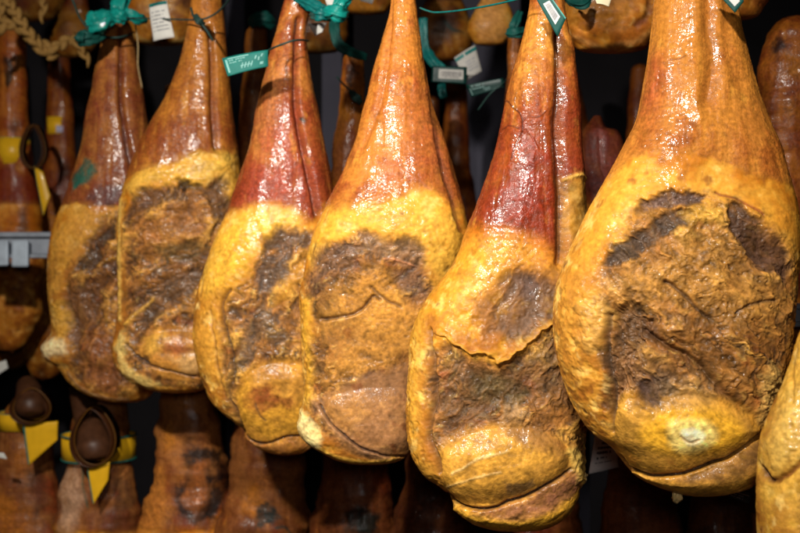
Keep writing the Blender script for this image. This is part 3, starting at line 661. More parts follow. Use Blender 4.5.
# ------------------------------------------------------------------ hams behind, above and below
def template(xt, yt, wt, xb, yb, wm, rnd_=False, cone=False):
    r = wt*.45/(yb-yt)
    fr = [0, r*.15, r*.5, r, .18, .34, .48, .62, .76, .88, .95, .985, 1]
    k = [None, .55, .86, .98, .06, .14, .36, .70, .97, 1, .82, .5, 0]
    if rnd_:
        fr = fr[:5]+[.34, .48, .62, .74, .83, .90, .95, .985, 1]; k = k[:5]+[.14, .40, .78, 1, .98, .84, .62, .34, 0]
    if cone: k = [None, .55, .86, .98, .12, .30, .52, .76, .95, 1, .82, .5, 0]
    L = []; R = []
    for f, q in zip(fr, k):
        y = yt+(yb-yt)*f; c = xt+(xb-xt)*f
        w = wt*.1 if q is None else wt*q if len(L) < 4 else (wt+(wm-wt)*q) if f < 1 else 0
        L.append((c-w/2, y)); R.append((c+w/2, y))
    return L, R

def back_ham(label, d, L, R, seed, group, skin_y=None, tint=(.45, .4, .38), ops=(), meat=None, red=.5, **kw):
    y0 = L[0][1]; y1 = L[-1][1]
    yb = [(-2000, skin_y), (3000, skin_y)] if skin_y is not None else [(-2000, y1+500), (3000, y1+500)]
    tint = tuple(t*(1.45 if group == GD else 1.3 if group == GL else 1.05) for t in tint)  # darkens the hams behind, standing in for weaker light there
    rr = random.Random(seed); yA, yB = L[0][1], L[-1][1]; ops = list(ops); pre = []
    for q in range(9):                                    # blotches of mould, smoke and bare fat on the hide
        yy = yA+(yB-yA)*rr.uniform(.05, 1); i_ = min(range(len(L)), key=lambda k: abs(L[k][1]-yy))
        xx = L[i_][0]+(R[i_][0]-L[i_][0])*rr.uniform(.05, .95); sz = max(6, (R[i_][0]-L[i_][0])*rr.uniform(.12, .3))
        pre.append(('poly', [(xx+sz*math.cos(a_)*rr.uniform(.5, 1.1), yy+sz*1.3*math.sin(a_)*rr.uniform(.5, 1.1)) for a_ in (0, 1, 2, 3, 4, 5)], 7,
                    rr.choice(((.05, .022, .012), (.60, .27, .03), (.10, .03, .012), (.50, .20, .02), (.28, .06, .018))), .75, rr.uniform(-4, 3)))
    ops = pre+ops; kw.setdefault('wob', .13); kw.setdefault('coatk', .4)
    H = dict(d=d, seed=seed, L=L, R=R, label=label, group=group, yb=yb, tint=tint, ops=list(ops), red=red,
             thick=[(y0, .9), (y0+(y1-y0)*.4, .75), (y1, .6)], dens=kw.pop('dens', .5), split=kw.pop('split', False))
    if meat: H['meat'] = meat
    H.update(kw)
    return build_ham(H)

GU = 'hams on the rack above'; GB = 'hams hanging behind the front row'; GL = 'hams on the left rack'; GD = 'hams on the rack below'
DKBR = dict(skA=(.48, .18, .022), skB=(.26, .065, .010))
# above: only their bottoms hang into view
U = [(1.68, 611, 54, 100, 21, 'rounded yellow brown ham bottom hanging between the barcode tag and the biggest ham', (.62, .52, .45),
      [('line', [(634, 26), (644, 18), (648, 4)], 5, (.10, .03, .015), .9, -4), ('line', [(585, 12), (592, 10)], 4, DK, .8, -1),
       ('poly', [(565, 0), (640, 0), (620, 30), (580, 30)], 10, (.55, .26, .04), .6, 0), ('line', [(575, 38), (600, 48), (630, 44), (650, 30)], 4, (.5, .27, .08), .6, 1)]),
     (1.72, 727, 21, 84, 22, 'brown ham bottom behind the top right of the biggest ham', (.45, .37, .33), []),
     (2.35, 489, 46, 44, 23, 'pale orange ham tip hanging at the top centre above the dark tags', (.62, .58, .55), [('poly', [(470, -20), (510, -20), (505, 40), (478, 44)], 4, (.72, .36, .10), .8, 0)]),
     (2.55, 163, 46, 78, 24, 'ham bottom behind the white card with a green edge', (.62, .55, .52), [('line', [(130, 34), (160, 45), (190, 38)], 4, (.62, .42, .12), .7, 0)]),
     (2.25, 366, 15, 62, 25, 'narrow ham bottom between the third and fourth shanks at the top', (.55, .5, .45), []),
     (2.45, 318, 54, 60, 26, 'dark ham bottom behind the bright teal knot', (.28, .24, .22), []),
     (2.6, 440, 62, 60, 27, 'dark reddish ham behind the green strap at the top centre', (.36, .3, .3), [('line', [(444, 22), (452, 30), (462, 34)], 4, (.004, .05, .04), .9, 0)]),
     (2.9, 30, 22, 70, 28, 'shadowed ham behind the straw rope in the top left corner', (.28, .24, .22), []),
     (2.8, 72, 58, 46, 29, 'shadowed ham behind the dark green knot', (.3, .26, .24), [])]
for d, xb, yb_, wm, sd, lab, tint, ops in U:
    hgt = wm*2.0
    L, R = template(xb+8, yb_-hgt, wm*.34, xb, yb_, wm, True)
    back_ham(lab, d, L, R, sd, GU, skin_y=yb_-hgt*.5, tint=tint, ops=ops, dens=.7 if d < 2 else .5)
# behind the front row: shanks showing in the gaps
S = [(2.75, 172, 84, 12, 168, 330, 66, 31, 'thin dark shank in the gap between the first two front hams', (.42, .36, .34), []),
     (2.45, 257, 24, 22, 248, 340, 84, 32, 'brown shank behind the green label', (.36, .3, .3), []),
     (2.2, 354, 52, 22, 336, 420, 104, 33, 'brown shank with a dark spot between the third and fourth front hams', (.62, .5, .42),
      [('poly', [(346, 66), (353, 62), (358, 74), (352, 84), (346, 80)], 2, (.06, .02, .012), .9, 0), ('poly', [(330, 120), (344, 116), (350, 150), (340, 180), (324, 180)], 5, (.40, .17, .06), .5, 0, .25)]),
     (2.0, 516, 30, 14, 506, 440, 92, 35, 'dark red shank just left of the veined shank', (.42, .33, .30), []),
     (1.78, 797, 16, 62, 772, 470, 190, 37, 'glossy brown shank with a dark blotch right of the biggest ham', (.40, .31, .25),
      [('poly', [(772, 38), (782, 36), (786, 50), (776, 60), (769, 52)], 3, (.03, .01, .008), .95, 0), ('line', [(779, 60), (776, 84), (768, 110)], 5, (.3, .12, .07), .5, 1, .22)]),  # pale streak paints the highlight strip into the colour
     (3.0, 457, 70, 20, 452, 340, 80, 61, 'dim red brown shank in the gap left of the grey wall strip', (.5, .36, .32), []),
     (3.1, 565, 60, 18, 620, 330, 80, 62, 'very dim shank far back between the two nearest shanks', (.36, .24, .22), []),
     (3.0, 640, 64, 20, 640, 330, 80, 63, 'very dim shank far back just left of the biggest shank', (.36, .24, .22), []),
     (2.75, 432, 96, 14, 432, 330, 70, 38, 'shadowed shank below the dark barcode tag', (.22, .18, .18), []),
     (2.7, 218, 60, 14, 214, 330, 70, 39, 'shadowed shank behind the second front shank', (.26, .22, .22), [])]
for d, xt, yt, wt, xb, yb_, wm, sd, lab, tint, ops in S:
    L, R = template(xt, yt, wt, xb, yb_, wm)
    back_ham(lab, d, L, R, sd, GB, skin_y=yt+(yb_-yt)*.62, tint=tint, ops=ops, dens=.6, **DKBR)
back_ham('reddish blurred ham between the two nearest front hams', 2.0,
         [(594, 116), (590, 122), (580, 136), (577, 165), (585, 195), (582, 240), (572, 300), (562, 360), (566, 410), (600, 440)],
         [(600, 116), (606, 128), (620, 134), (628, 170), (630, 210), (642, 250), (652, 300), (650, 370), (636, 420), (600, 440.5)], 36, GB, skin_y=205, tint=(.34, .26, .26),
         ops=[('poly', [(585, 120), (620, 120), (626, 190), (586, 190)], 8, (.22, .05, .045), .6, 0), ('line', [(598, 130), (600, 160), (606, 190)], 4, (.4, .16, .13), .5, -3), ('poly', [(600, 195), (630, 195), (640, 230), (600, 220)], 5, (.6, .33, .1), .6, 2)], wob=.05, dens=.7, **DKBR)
# left rack
back_ham('ham wearing a yellow band at the far left edge', 2.9,
         [(2, 22), (0, 40), (-2, 100), (-6, 170), (-14, 215), (-22, 260), (-22, 310), (-8, 345), (12, 352)],
         [(22, 22), (26, 40), (28, 100), (33, 170), (41, 215), (44, 260), (40, 310), (28, 342), (12, 352.5)], 41, GL, skin_y=205, tint=(.62, .5, .45),
         ops=[('poly', [(6, 56), (14, 60), (13, 82), (7, 92), (3, 74)], 2, BK, .9, 0), ('line', [(9, 95), (10, 130), (14, 190)], 4, (.5, .26, .2), .45, 1, .2),  # pale line paints the bright highlight down the shank
              ('poly', [(18, 210), (30, 205), (30, 235), (20, 236)], 4, DK, .7, 0)], red=.7, dens=.7)
back_ham('ham with a small yellow and lilac label behind the amber loop', 3.05,
         [(50, 40), (49, 60), (48, 110), (44, 170), (38, 220), (30, 260), (24, 310), (22, 345), (30, 372), (42, 380)],
         [(68, 40), (69, 60), (72, 110), (78, 170), (84, 220), (88, 260), (86, 310), (76, 350), (60, 374), (42, 380.5)], 42, GL, skin_y=215, tint=(.42, .34, .3), red=.6, dens=.7)
back_ham('dark ham low at the far left edge under the steel rail', 3.2, *template(-6, 30, 18, -2, 372, 74), 43, GL, skin_y=250, tint=(.3, .22, .18), dens=.6)
# rack below
HOOF = []
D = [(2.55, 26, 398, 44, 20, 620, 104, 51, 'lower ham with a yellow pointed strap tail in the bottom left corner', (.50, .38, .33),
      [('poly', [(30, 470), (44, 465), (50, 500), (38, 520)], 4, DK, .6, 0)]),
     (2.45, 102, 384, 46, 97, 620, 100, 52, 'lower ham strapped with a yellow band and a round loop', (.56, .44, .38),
      [('poly', [(62, 470), (82, 462), (86, 500), (72, 533), (60, 533)], 5, (.62, .45, .30), .75, 0), ('line', [(84, 465), (86, 490), (90, 506)], 2, TL, .8, 0),  # pale patch paints a highlight into the hide colour
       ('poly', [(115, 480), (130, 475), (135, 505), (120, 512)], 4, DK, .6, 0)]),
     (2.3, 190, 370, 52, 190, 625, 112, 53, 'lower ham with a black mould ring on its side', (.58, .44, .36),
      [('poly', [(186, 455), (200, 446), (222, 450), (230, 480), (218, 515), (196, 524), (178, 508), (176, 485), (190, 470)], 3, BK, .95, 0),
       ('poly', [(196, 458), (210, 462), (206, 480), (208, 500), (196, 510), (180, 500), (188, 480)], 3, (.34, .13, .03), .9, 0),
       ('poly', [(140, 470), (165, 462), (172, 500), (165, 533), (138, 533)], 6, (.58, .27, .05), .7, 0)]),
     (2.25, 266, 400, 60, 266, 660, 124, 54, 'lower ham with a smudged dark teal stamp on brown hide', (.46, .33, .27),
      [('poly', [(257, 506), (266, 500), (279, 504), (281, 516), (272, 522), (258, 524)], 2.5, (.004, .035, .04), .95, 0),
       ('line', [(276, 526), (286, 525), (292, 533)], 2, (.004, .05, .05), .9, 0), ('poly', [(276, 450), (300, 450), (304, 500), (288, 500)], 8, (.36, .17, .05), .5, 0)]),  # pale brown patch is a painted highlight
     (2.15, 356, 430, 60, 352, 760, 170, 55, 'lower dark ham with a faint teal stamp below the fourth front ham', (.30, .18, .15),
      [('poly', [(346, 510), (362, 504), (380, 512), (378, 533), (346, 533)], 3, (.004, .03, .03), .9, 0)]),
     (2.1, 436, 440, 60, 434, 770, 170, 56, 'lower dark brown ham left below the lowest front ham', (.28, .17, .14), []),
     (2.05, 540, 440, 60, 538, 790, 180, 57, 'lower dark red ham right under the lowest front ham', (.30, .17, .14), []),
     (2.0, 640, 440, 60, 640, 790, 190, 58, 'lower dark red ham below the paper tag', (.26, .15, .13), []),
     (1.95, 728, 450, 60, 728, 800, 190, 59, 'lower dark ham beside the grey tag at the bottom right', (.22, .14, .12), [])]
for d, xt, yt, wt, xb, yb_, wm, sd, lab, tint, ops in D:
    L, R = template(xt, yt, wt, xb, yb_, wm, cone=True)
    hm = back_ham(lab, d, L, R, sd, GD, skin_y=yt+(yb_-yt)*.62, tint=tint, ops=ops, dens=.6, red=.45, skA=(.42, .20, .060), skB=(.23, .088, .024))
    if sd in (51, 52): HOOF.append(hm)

# ------------------------------------------------------------------ small geometry helpers
def frame_sweep(P, prof, name, mat, parent=None, closed=False, up=Vector((0, 1, 0))):
    """sweep a profile function prof(i, t) -> list of (a, b) along points P"""
    n = len(P); rings = []
    prev = None
    for i in range(n):
        t = (P[(i+1) % n]-P[i-1]) if closed else (P[min(i+1, n-1)]-P[max(i-1, 0)])
        t.normalize()
        ref = prev if prev is not None else up
        a = ref-t*ref.dot(t)
        if a.length < 1e-4: a = Vector((1, 0, 0))-t*t.x
        a.normalize(); b = t.cross(a); prev = a
        rings.append([P[i]+a*q[0]+b*q[1] for q in prof(i, i/(n-1))])
    m = len(rings[0]); V = [v for r in rings for v in r]; Fc = []
    for i in range(n if closed else n-1):
        for j in range(m):
            Fc.append((i*m+j, i*m+(j+1) % m, ((i+1) % n)*m+(j+1) % m, ((i+1) % n)*m+j))
    if not closed: Fc += [tuple(range(m-1, -1, -1)), tuple((n-1)*m+j for j in range(m))]
    return V, Fc

def to_obj(name, V, Fc, mat, parent=None, label=None, cat=None, group=None, smooth=True):
    V = [Vector(v) for v in V]
    if parent is None:
        org = Vector((sum(v.x for v in V)/len(V), sum(v.y for v in V)/len(V), min(v.z for v in V)))
    else:
        org = parent.location if parent.parent is None else parent.parent.location+parent.location
    me = bpy.data.meshes.new(name)
    me.from_pydata([v-org for v in V], [], Fc); me.update()
    if smooth:
        for p in me.polygons: p.use_smooth = True
    me.materials.append(mat)
    o = link_mesh(name, me, parent, None if parent else org)
    return tag(o, label, cat, group)

def cm(px, n=8):
    """smooth path through (px, py, depth) points"""
    return [pt(*p) for p in catmull3(px, n)]

def catmull3(pts, n):
    return catmull(pts, n)

def tube_geo(P, r, m=7):
    rr = r if callable(r) else (lambda t: r)
    return frame_sweep(P, lambda i, t: [(rr(t)*math.cos(2*math.pi*j/m), rr(t)*math.sin(2*math.pi*j/m)) for j in range(m)], '', None)

def merge(geos):
    V = []; Fc = []
    for v, f in geos:
        o = len(V); V += list(v); Fc += [tuple(i+o for i in q) for q in f]
    return V, Fc

def fold_geo(px, radii, seed, folds=5, m=36, flat=.6, n=9):
    """crumpled plastic strip bunched into folds along a path"""
    P = cm(px, n); r_ = random.Random(seed)
    ph = [r_.uniform(0, 6.3) for _ in range(4)]
    sc_ = px[0][2]/F
    def prof(i, t):
        R = np.interp(t, np.linspace(0, 1, len(radii)), radii)*sc_
        out = []
        for j in range(m):
            a = 2*math.pi*j/m
            q = 1+.28*math.sin(folds*a+ph[0]+3*t)+.16*math.sin((folds*2+1)*a+ph[1]-5*t)+.10*math.sin(3*a+ph[2]+17*t)+.05*math.sin(a*5+40*t)
            out.append((R*q*math.cos(a)*flat, R*q*math.sin(a)))
        return out
    return frame_sweep(P, prof, '', None)

def plate_geo(q, thick=.0012, bend=0., nu=10, nv=10, rough=0., seed=0):
    """thin card through four corners (px, py, depth): top-left, top-right, bottom-right, bottom-left"""
    c = [pt(*p) for p in q]; V = []; Fc = []
    nrm = (c[1]-c[0]).cross(c[3]-c[0]).normalized()
    if nrm.y > 0: nrm = -nrm
    for s_ in (0, 1):
        for j in range(nv+1):
            for i in range(nu+1):
                u, v = i/nu, j/nv
                p = (c[0]*(1-u)+c[1]*u)*(1-v)+(c[3]*(1-u)+c[2]*u)*v
                w = bend*math.sin(math.pi*u)*.7+bend*.4*math.sin(math.pi*v*1.3+.5)
                V.append(p+nrm*(w-s_*thick))
    g = lambda s_, i, j: s_*(nu+1)*(nv+1)+j*(nu+1)+i
    for j in range(nv):
        for i in range(nu):
            Fc.append((g(0, i, j), g(0, i, j+1), g(0, i+1, j+1), g(0, i+1, j)))
            Fc.append((g(1, i, j), g(1, i+1, j), g(1, i+1, j+1), g(1, i, j+1)))
    for i in range(nu):
        Fc.append((g(0, i, 0), g(0, i+1, 0), g(1, i+1, 0), g(1, i, 0)))
        Fc.append((g(0, i, nv), g(1, i, nv), g(1, i+1, nv), g(0, i+1, nv)))
    for j in range(nv):
        Fc.append((g(0, 0, j), g(1, 0, j), g(1, 0, j+1), g(0, 0, j+1)))
        Fc.append((g(0, nu, j), g(0, nu, j+1), g(1, nu, j+1), g(1, nu, j)))
    surf = lambda u, v, off=.0005: ((c[0]*(1-u)+c[1]*u)*(1-v)+(c[3]*(1-u)+c[2]*u)*v)+nrm*(bend*math.sin(math.pi*u)*.7+bend*.4*math.sin(math.pi*v*1.3+.5)+off)
    return (V, Fc), surf

def patch_geo(surf, rects, off=.0005):
    """flat marks at (u0, v0, u1, v1[, shear]) on a plate surface"""
    V = []; Fc = []
    for r in rects:
        u0, v0, u1, v1 = r[:4]; sh = r[4] if len(r) > 4 else 0
        n = max(2, int((u1-u0)*14)); m = max(1, int((v1-v0)*10))
        o = len(V)
        for j in range(m+1):
            for i in range(n+1):
                v = v0+(v1-v0)*j/m
                V.append(surf(u0+(u1-u0)*i/n+sh*(1-j/m), v, off))
        for j in range(m):
            for i in range(n):
                a = o+j*(n+1)+i
                Fc.append((a, a+n+1, a+n+2, a+1))
    return V, Fc

def text_rows(u0, u1, v0, rows, hgt, gap, seed, step=.045):
    """small broken strokes standing for print too small to read"""
    r_ = random.Random(seed); out = []
    for k in range(rows):
        u = u0; end = u1-r_.uniform(0, .3)*(u1-u0)
        while u < end:
            w = r_.uniform(.5, 1.3)*step
            out.append((u, v0+k*gap, min(u+w*.8, u1), v0+k*gap+hgt*r_.uniform(.75, 1)))
            u += w+(step*.8 if r_.random() < .2 else 0)
    return out

def cord(label, px, r_px, mat, group=None, name='cord', n=8):
    V, Fc = tube_geo(cm(px, n), r_px*px[0][2]/F)
    return to_obj(name, V, Fc, mat, None, label, 'cord', group)

# ------------------------------------------------------------------ teal ties, cords and cards along the top
GT = 'green plastic ties'; GC = 'thin cords tied on the shanks'; GG = 'tags and cards hung on the hams'
d1 = 2.16
V, Fc = merge([fold_geo([(119, 16, d1), (108, 18, d1-.01), (98, 22, d1-.015), (89, 25, d1-.01)], [4, 7, 9.5, 8], 1),
               fold_geo([(118, 18, d1), (119, 8, d1-.01), (120, -2, d1), (115, -16, d1+.02)], [5, 7, 8, 7], 2),
               fold_geo([(120, 16, d1), (130, 15, d1-.01), (140, 19, d1), (147, 21, d1+.02)], [5, 5, 4.5, 2], 3),
               fold_geo([(112, 11, d1-.02), (119, 16, d1-.03), (126, 20, d1-.02)], [4, 6, 4], 4)])
to_obj('plastic_tie', V, Fc, M_TEALB, None, 'bright teal plastic bow on top of the leftmost front shank', 'tie', GT)
V, Fc = merge([fold_geo([(78, 40, d1), (86, 38, d1-.01), (96, 38, d1), (104, 34, d1+.01)], [5, 7, 5, 3], 5),
               fold_geo([(82, 44, d1), (80, 38, d1-.02), (84, 32, d1)], [3, 5, 3], 6)])
to_obj('plastic_tie', V, Fc, M_DTEAL, None, 'dark green knot beside the leftmost front shank', 'tie', GT)
cord('black cord wound round the leftmost front shank under the teal bow', [(98, 35, 2.21), (106, 37, 2.19), (118, 37.5, 2.185), (128, 35, 2.20), (134, 32, 2.23)], .9, M_WIRE, GC)
cord('cord running down to the dark green knot at the top left', [(70, -6, 2.2), (75, 6, 2.19), (80, 18, 2.17), (88, 29, 2.16)], 1.0, M_WIRE, GC)
cord('cord stretched behind the white card from the teal bow', [(126, 18, 2.12), (150, 18.5, 2.09), (175, 19.5, 2.04), (196, 20, 1.99)], .8, M_WIRE, GC)
cord('loose pale string hanging beside the leftmost front shank', [(135, 22, 2.2), (138, 45, 2.2), (138, 66, 2.2), (142, 88, 2.2)], .8, plain('pale_string', (.35, .24, .11), .7, .3, 300, .5), GC)
V, Fc = merge([tube_geo(cm([(191, 8, 1.99), (194, 17, 1.98), (200, 22, 1.975), (207, 31, 1.975), (213, 41, 1.98)]), .0022),
               tube_geo(cm([(193, 20, 1.985), (204, 19, 1.972), (215, 14, 1.975), (224, 6, 2.0), (232, -4, 2.05)]), .0018),
               fold_geo([(195, 15, 1.98), (199, 21, 1.97), (204, 25, 1.98)], [2, 3.2, 2], 7)])
to_obj('cord', V, Fc, M_WIRE, None, 'knotted green cord with a loose end on the second front shank', 'cord', GC)

def card(name, label, q, mat, bend=.002, thick=.0012):
    g, s_ = plate_geo(q, thick, bend)
    return to_obj(name, g[0], g[1], mat, None, label, 'tag', GG), s_
def marks(name, parent, surf, rects, mat, off=.0006):
    V, Fc = patch_geo(surf, rects, off)
    return to_obj(name, V, Fc, mat, parent)

c, s_ = card('paper_card', 'white printed card with a green top edge by the second shank', [(149, 5, 2.08), (167, 1, 2.07), (177, 22, 2.06), (155, 24, 2.07)][:2]+[(174, 37, 2.06), (153, 41, 2.07)], M_WHITE, .004)
marks('edge_strip', c, s_, [(.02, .0, .98, .09)], M_TEAL)
marks('printed_text', c, s_, text_rows(.12, .88, .24, 6, .035, .1, 3, .08), M_INKG)
# green label held on the third shank
q = [(222, 58.5, 1.74), (268, 50, 1.735), (268, 66, 1.735), (227.5, 76, 1.73)]
c, s_ = card('label_tag', 'teal green label with white print on the third front shank', q, M_LTEAL, .003)
rects = [(.05, .16, .095, .86)]+[(.11+.0*i, .10+.0*i, .58, .17) for i in (0,)]+text_rows(.13, .55, .22, 1, .07, .1, 5, .05)+text_rows(.13, .42, .36, 1, .06, .1, 8, .05)
for i in range(4): rects.append((.36+i*.075, .52, .385+i*.075, .80, .055))
rects += [(.36, .64, .62, .68), (.70, .25, .73, .45, .03), (.77, .35, .80, .55, .02), (.84, .2, .87, .36, .03), (.80, .66, .88, .80, .02)]
marks('printed_marks', c, s_, rects, M_PALE)
cord('dark cord round the third front shank holding the teal label', [(266, 52, 1.745), (273, 48, 1.775), (282, 44.5, 1.785), (292, 41, 1.785), (301, 40, 1.80), (308, 41, 1.84)], 1.1, M_WIRE, GC)
# third shank knot
d3 = 1.82
V, Fc = merge([fold_geo([(296, -4, d3), (308, 3, d3-.01), (318, 9, d3-.02), (326, 15, d3-.02)], [4, 5, 5.5, 6], 11),
               fold_geo([(312, 14, d3), (320, 14, d3-.03), (330, 17, d3-.02)], [4, 6, 4], 12)])
to_obj('plastic_tie', V, Fc, M_TEAL, None, 'dark teal strip wrapped over the top of the third front shank', 'tie', GT)
V, Fc = merge([fold_geo([(322, 14, d3-.02), (332, 12, d3-.04), (341, 14, d3-.04), (347, 12, d3-.02)], [4, 6.5, 7, 4], 13),
               fold_geo([(334, 10, d3-.03), (340, 3, d3-.03), (346, -3, d3-.02), (344, -12, d3)], [3, 6, 6, 5], 14)])
to_obj('plastic_tie', V, Fc, M_TEALB, None, 'bright turquoise plastic knot beside the third front shank', 'tie', GT)
card('paper_scrap', 'torn white paper scrap below the turquoise knot', [(308, 24, 1.9), (327, 23, 1.9), (322, 32, 1.89), (315, 36, 1.9)], M_WHITE, .005)
card('paper_scrap', 'white paper behind the turquoise knot at the top edge', [(323, -6, 1.86), (342, -6, 1.86), (338, 5, 1.86), (328, 8, 1.86)], M_WHITE, .004)
card('paper_scrap', 'white paper piece at the top edge left of the fourth shank', [(354, -6, 2.1), (376, -6, 2.1), (372, 4, 2.1), (361, 1, 2.1)], M_WHITE, .004)
V, Fc = merge([fold_geo([(336, 20, 2.1), (335, 32, 2.09), (339, 44, 2.09), (350, 52, 2.1), (366, 58, 2.12)], [4, 4.5, 4.5, 4, 3], 15, 3)])
to_obj('plastic_tie', V, Fc, M_DTEAL, None, 'dark green strip on the brown shank between third and fourth hams', 'tie', GT)
V, Fc = merge([tube_geo(cm([(337, 77, 2.15), (345, 86, 2.13), (352, 92, 2.13), (360, 101, 2.15)]), .0018), fold_geo([(350, 91, 2.13), (356, 97, 2.12), (361, 103, 2.14)], [2, 3.5, 2], 16)])
to_obj('cord', V, Fc, M_WIRE, None, 'dark knotted cord under the dark spot on the brown shank', 'cord', GC)
V, Fc = merge([fold_geo([(250, 24, 2.36), (258, 19, 2.34), (266, 20, 2.34), (273, 26, 2.36)], [4, 6, 6, 4], 17)])
to_obj('plastic_tie', V, Fc, M_DTEAL, None, 'dark teal tie on the shank behind the green label', 'tie', GT)
V, Fc = merge([fold_geo([(507, 32, 1.93), (516, 33, 1.92), (525, 31, 1.94)], [3.5, 4.5, 3.5], 18), fold_geo([(511, 33, 1.94), (515, 24, 1.93), (520, 12, 1.95)], [3, 4, 3], 19)])
to_obj('plastic_tie', V, Fc, M_DTEAL, None, 'dark green tie on the dark red shank by the veined ham', 'tie', GT)
cord('thin teal cord strung across the top from the fourth to the veined shank', [(420, 8, 1.62), (428, 11, 1.60), (437, 12.5, 1.58), (460, 10.5, 1.54), (490, 5.5, 1.49), (524, -2, 1.44)], .95, M_TEAL, GC)
V, Fc = fold_geo([(424, 18, 2.2), (424, 34, 2.2), (426, 50, 2.2), (433, 62, 2.19), (444, 72, 2.19)], [3.5, 4, 4.5, 4.5, 4], 20, 3)
to_obj('plastic_tie', V, Fc, M_TEAL, None, 'long teal strap hanging right of the fourth shank', 'tie', GT)
V, Fc = fold_geo([(441, 84, 2.3), (443, 92, 2.3), (444, 98, 2.3)], [3, 4, 3], 24, 3)
to_obj('plastic_tie', V, Fc, M_TEAL, None, 'short teal strap end under the dark barcode tag', 'tie', GT)

def barcode_tag(label, q, st, mat, seed=0, st_m=None):
    c, s_ = card('barcode_tag', label, q, mat, .0015, .002)
    u0, v0, u1, v1 = st
    V, Fc = patch_geo(s_, [st], .0007)
    k = to_obj('sticker', V, Fc, st_m or M_WHITE, c)
    r_ = random.Random(seed); b = []
    n = 22; hw_ = (u1-u0)
    u = u0+hw_*.1
    while u < u1-hw_*.1:
        w_ = r_.choice((.014, .022, .034))*hw_
        b.append((u, v0+(v1-v0)*.2, u+w_, v0+(v1-v0)*.72)); u += w_+r_.choice((.018, .03))*hw_
    b += text_rows(u0+hw_*.15, u1-hw_*.15, v0+(v1-v0)*.78, 1, (v1-v0)*.1, .1, seed, hw_*.06)
    V, Fc = patch_geo(s_, b, .0011)
    to_obj('barcode', V, Fc, M_INK, k)
    return c
barcode_tag('dark green tag with a white barcode sticker below the teal strap', [(432, 66, 2.15), (467, 67, 2.15), (466.5, 84, 2.15), (431, 82, 2.15)], (.2, .2, .9, .76), M_SHTEAL, seed=4, st_m=M_SHWHITE)
c, s_ = card('paper_card', 'tilted white card with a teal band behind the dark tags', [(454, 58, 2.2), (475, 45, 2.2), (482, 71, 2.2), (466, 81, 2.19)], M_SHWHITE, .004)
marks('teal_band', c, s_, [(.0, .07, .40, .2), (.47, .07, 1, .2)], M_TEAL)
marks('printed_text', c, s_, text_rows(.35, .9, .4, 4, .05, .11, 9, .08), M_INKG)
c, s_ = card('label_tag', 'dark green printed tag tilted upward left of the dark red shank', [(466, 85, 2.12), (503, 78, 2.1), (504, 87, 2.1), (471, 97, 2.12)], M_SHTEAL, .002)
marks('printed_marks', c, s_, text_rows(.12, .5, .15, 2, .14, .25, 12, .06)+[(.05, .35, .08, .9), (.42, .6, .62, .68), (.45, .75, .6, .82)], plain('dull_green_ink', (.10, .17, .16), .6, .1, 60, 0))  # print darker and greyer than on the teal label
cord('thin dark cord hung through the tilted green tag', [(520, 62, 2.0), (512, 72, 2.05), (504, 82, 2.09), (490, 94, 2.1), (478, 110, 2.12)], .7, M_WIRE, GC)
g, s_ = plate_geo([(549, -6, 1.405), (566, 18, 1.40), (557.5, 37, 1.405), (535, -3, 1.41)], .002, .0012)
c = to_obj('barcode_tag', g[0], g[1], M_DTEAL, None, 'green diamond barcode tag lying on the deep red veined shank', 'tag', GG)
V, Fc = patch_geo(s_, [(.22, .24, .80, .74)], .0007); k = to_obj('sticker', V, Fc, M_WHITE, c)
r_ = random.Random(3); b = []; u = .28
while u < .74:
    w_ = r_.choice((.008, .012, .02)); b.append((u, .32, u+w_, .66)); u += w_+r_.choice((.012, .018))
V, Fc = patch_geo(s_, b, .0011); to_obj('barcode', V, Fc, M_INKG, k)
V, Fc = patch_geo(s_, [(.0, -.0, 1, .07)], .0007); to_obj('edge_strip', V, Fc, M_TEALB, c)
g, s_ = plate_geo([(733, -14, 1.225), (744, 1, 1.22), (735, 12.5, 1.22), (714, -10, 1.23)], .002, .001)
c = to_obj('barcode_tag', g[0], g[1], M_DTEAL, None, 'green tag with a white sticker on the shank of the biggest ham', 'tag', GG)
V, Fc = patch_geo(s_, [(.3, .25, .86, .75)], .0007); to_obj('sticker', V, Fc, M_WHITE, c)
card('paper_card', 'small cream card at the top edge left of the biggest shank', [(592, -8, 1.5), (614, -8, 1.5), (609, 6, 1.49), (597, 3, 1.49)], plain('cream_card', (.6, .52, .34), .6, .08, 60, .1), .002)
V, Fc = fold_geo([(566, -6, 1.6), (574, 1, 1.59), (583, 4, 1.58), (590, -4, 1.59)], [4, 5, 5, 3], 22)
to_obj('plastic_tie', V, Fc, M_DTEAL, None, 'dark green tie at the top edge right of the barcode tag', 'tie', GT)
# paper tags low down
c, s_ = card('paper_tag', 'grey paper tag with printed lines hanging between the two nearest hams', [(596, 428, 1.78), (613, 430, 1.78), (619, 467, 1.77), (589, 474, 1.77)], M_GREYP, .003)
t_ = [(.36, .30, .74, .36)]+text_rows(.2, .95, .42, 1, .06, .1, 21, .09)+text_rows(.18, .95, .53, 1, .07, .1, 22, .07)+text_rows(.2, .75, .66, 1, .05, .1, 23, .07)+text_rows(.16, .95, .78, 1, .025, .1, 24, .05)
marks('printed_text', c, s_, t_, M_INK)
cord('cord holding the grey paper tag', [(604, 433, 1.775), (603, 410, 1.80), (602, 380, 1.86), (601, 330, 1.93)], .6, M_WIRE, GC)
c, s_ = card('paper_tag', 'dark grey label slanting below the right side of the biggest ham', [(731, 488, 1.62), (752, 494, 1.62), (749, 504, 1.62), (727, 496, 1.62)], plain('dark_paper', (.10, .09, .09), .6, .1, 60, .1), .001)
marks('printed_text', c, s_, text_rows(.1, .9, .2, 3, .12, .25, 31, .06), M_GREYP)
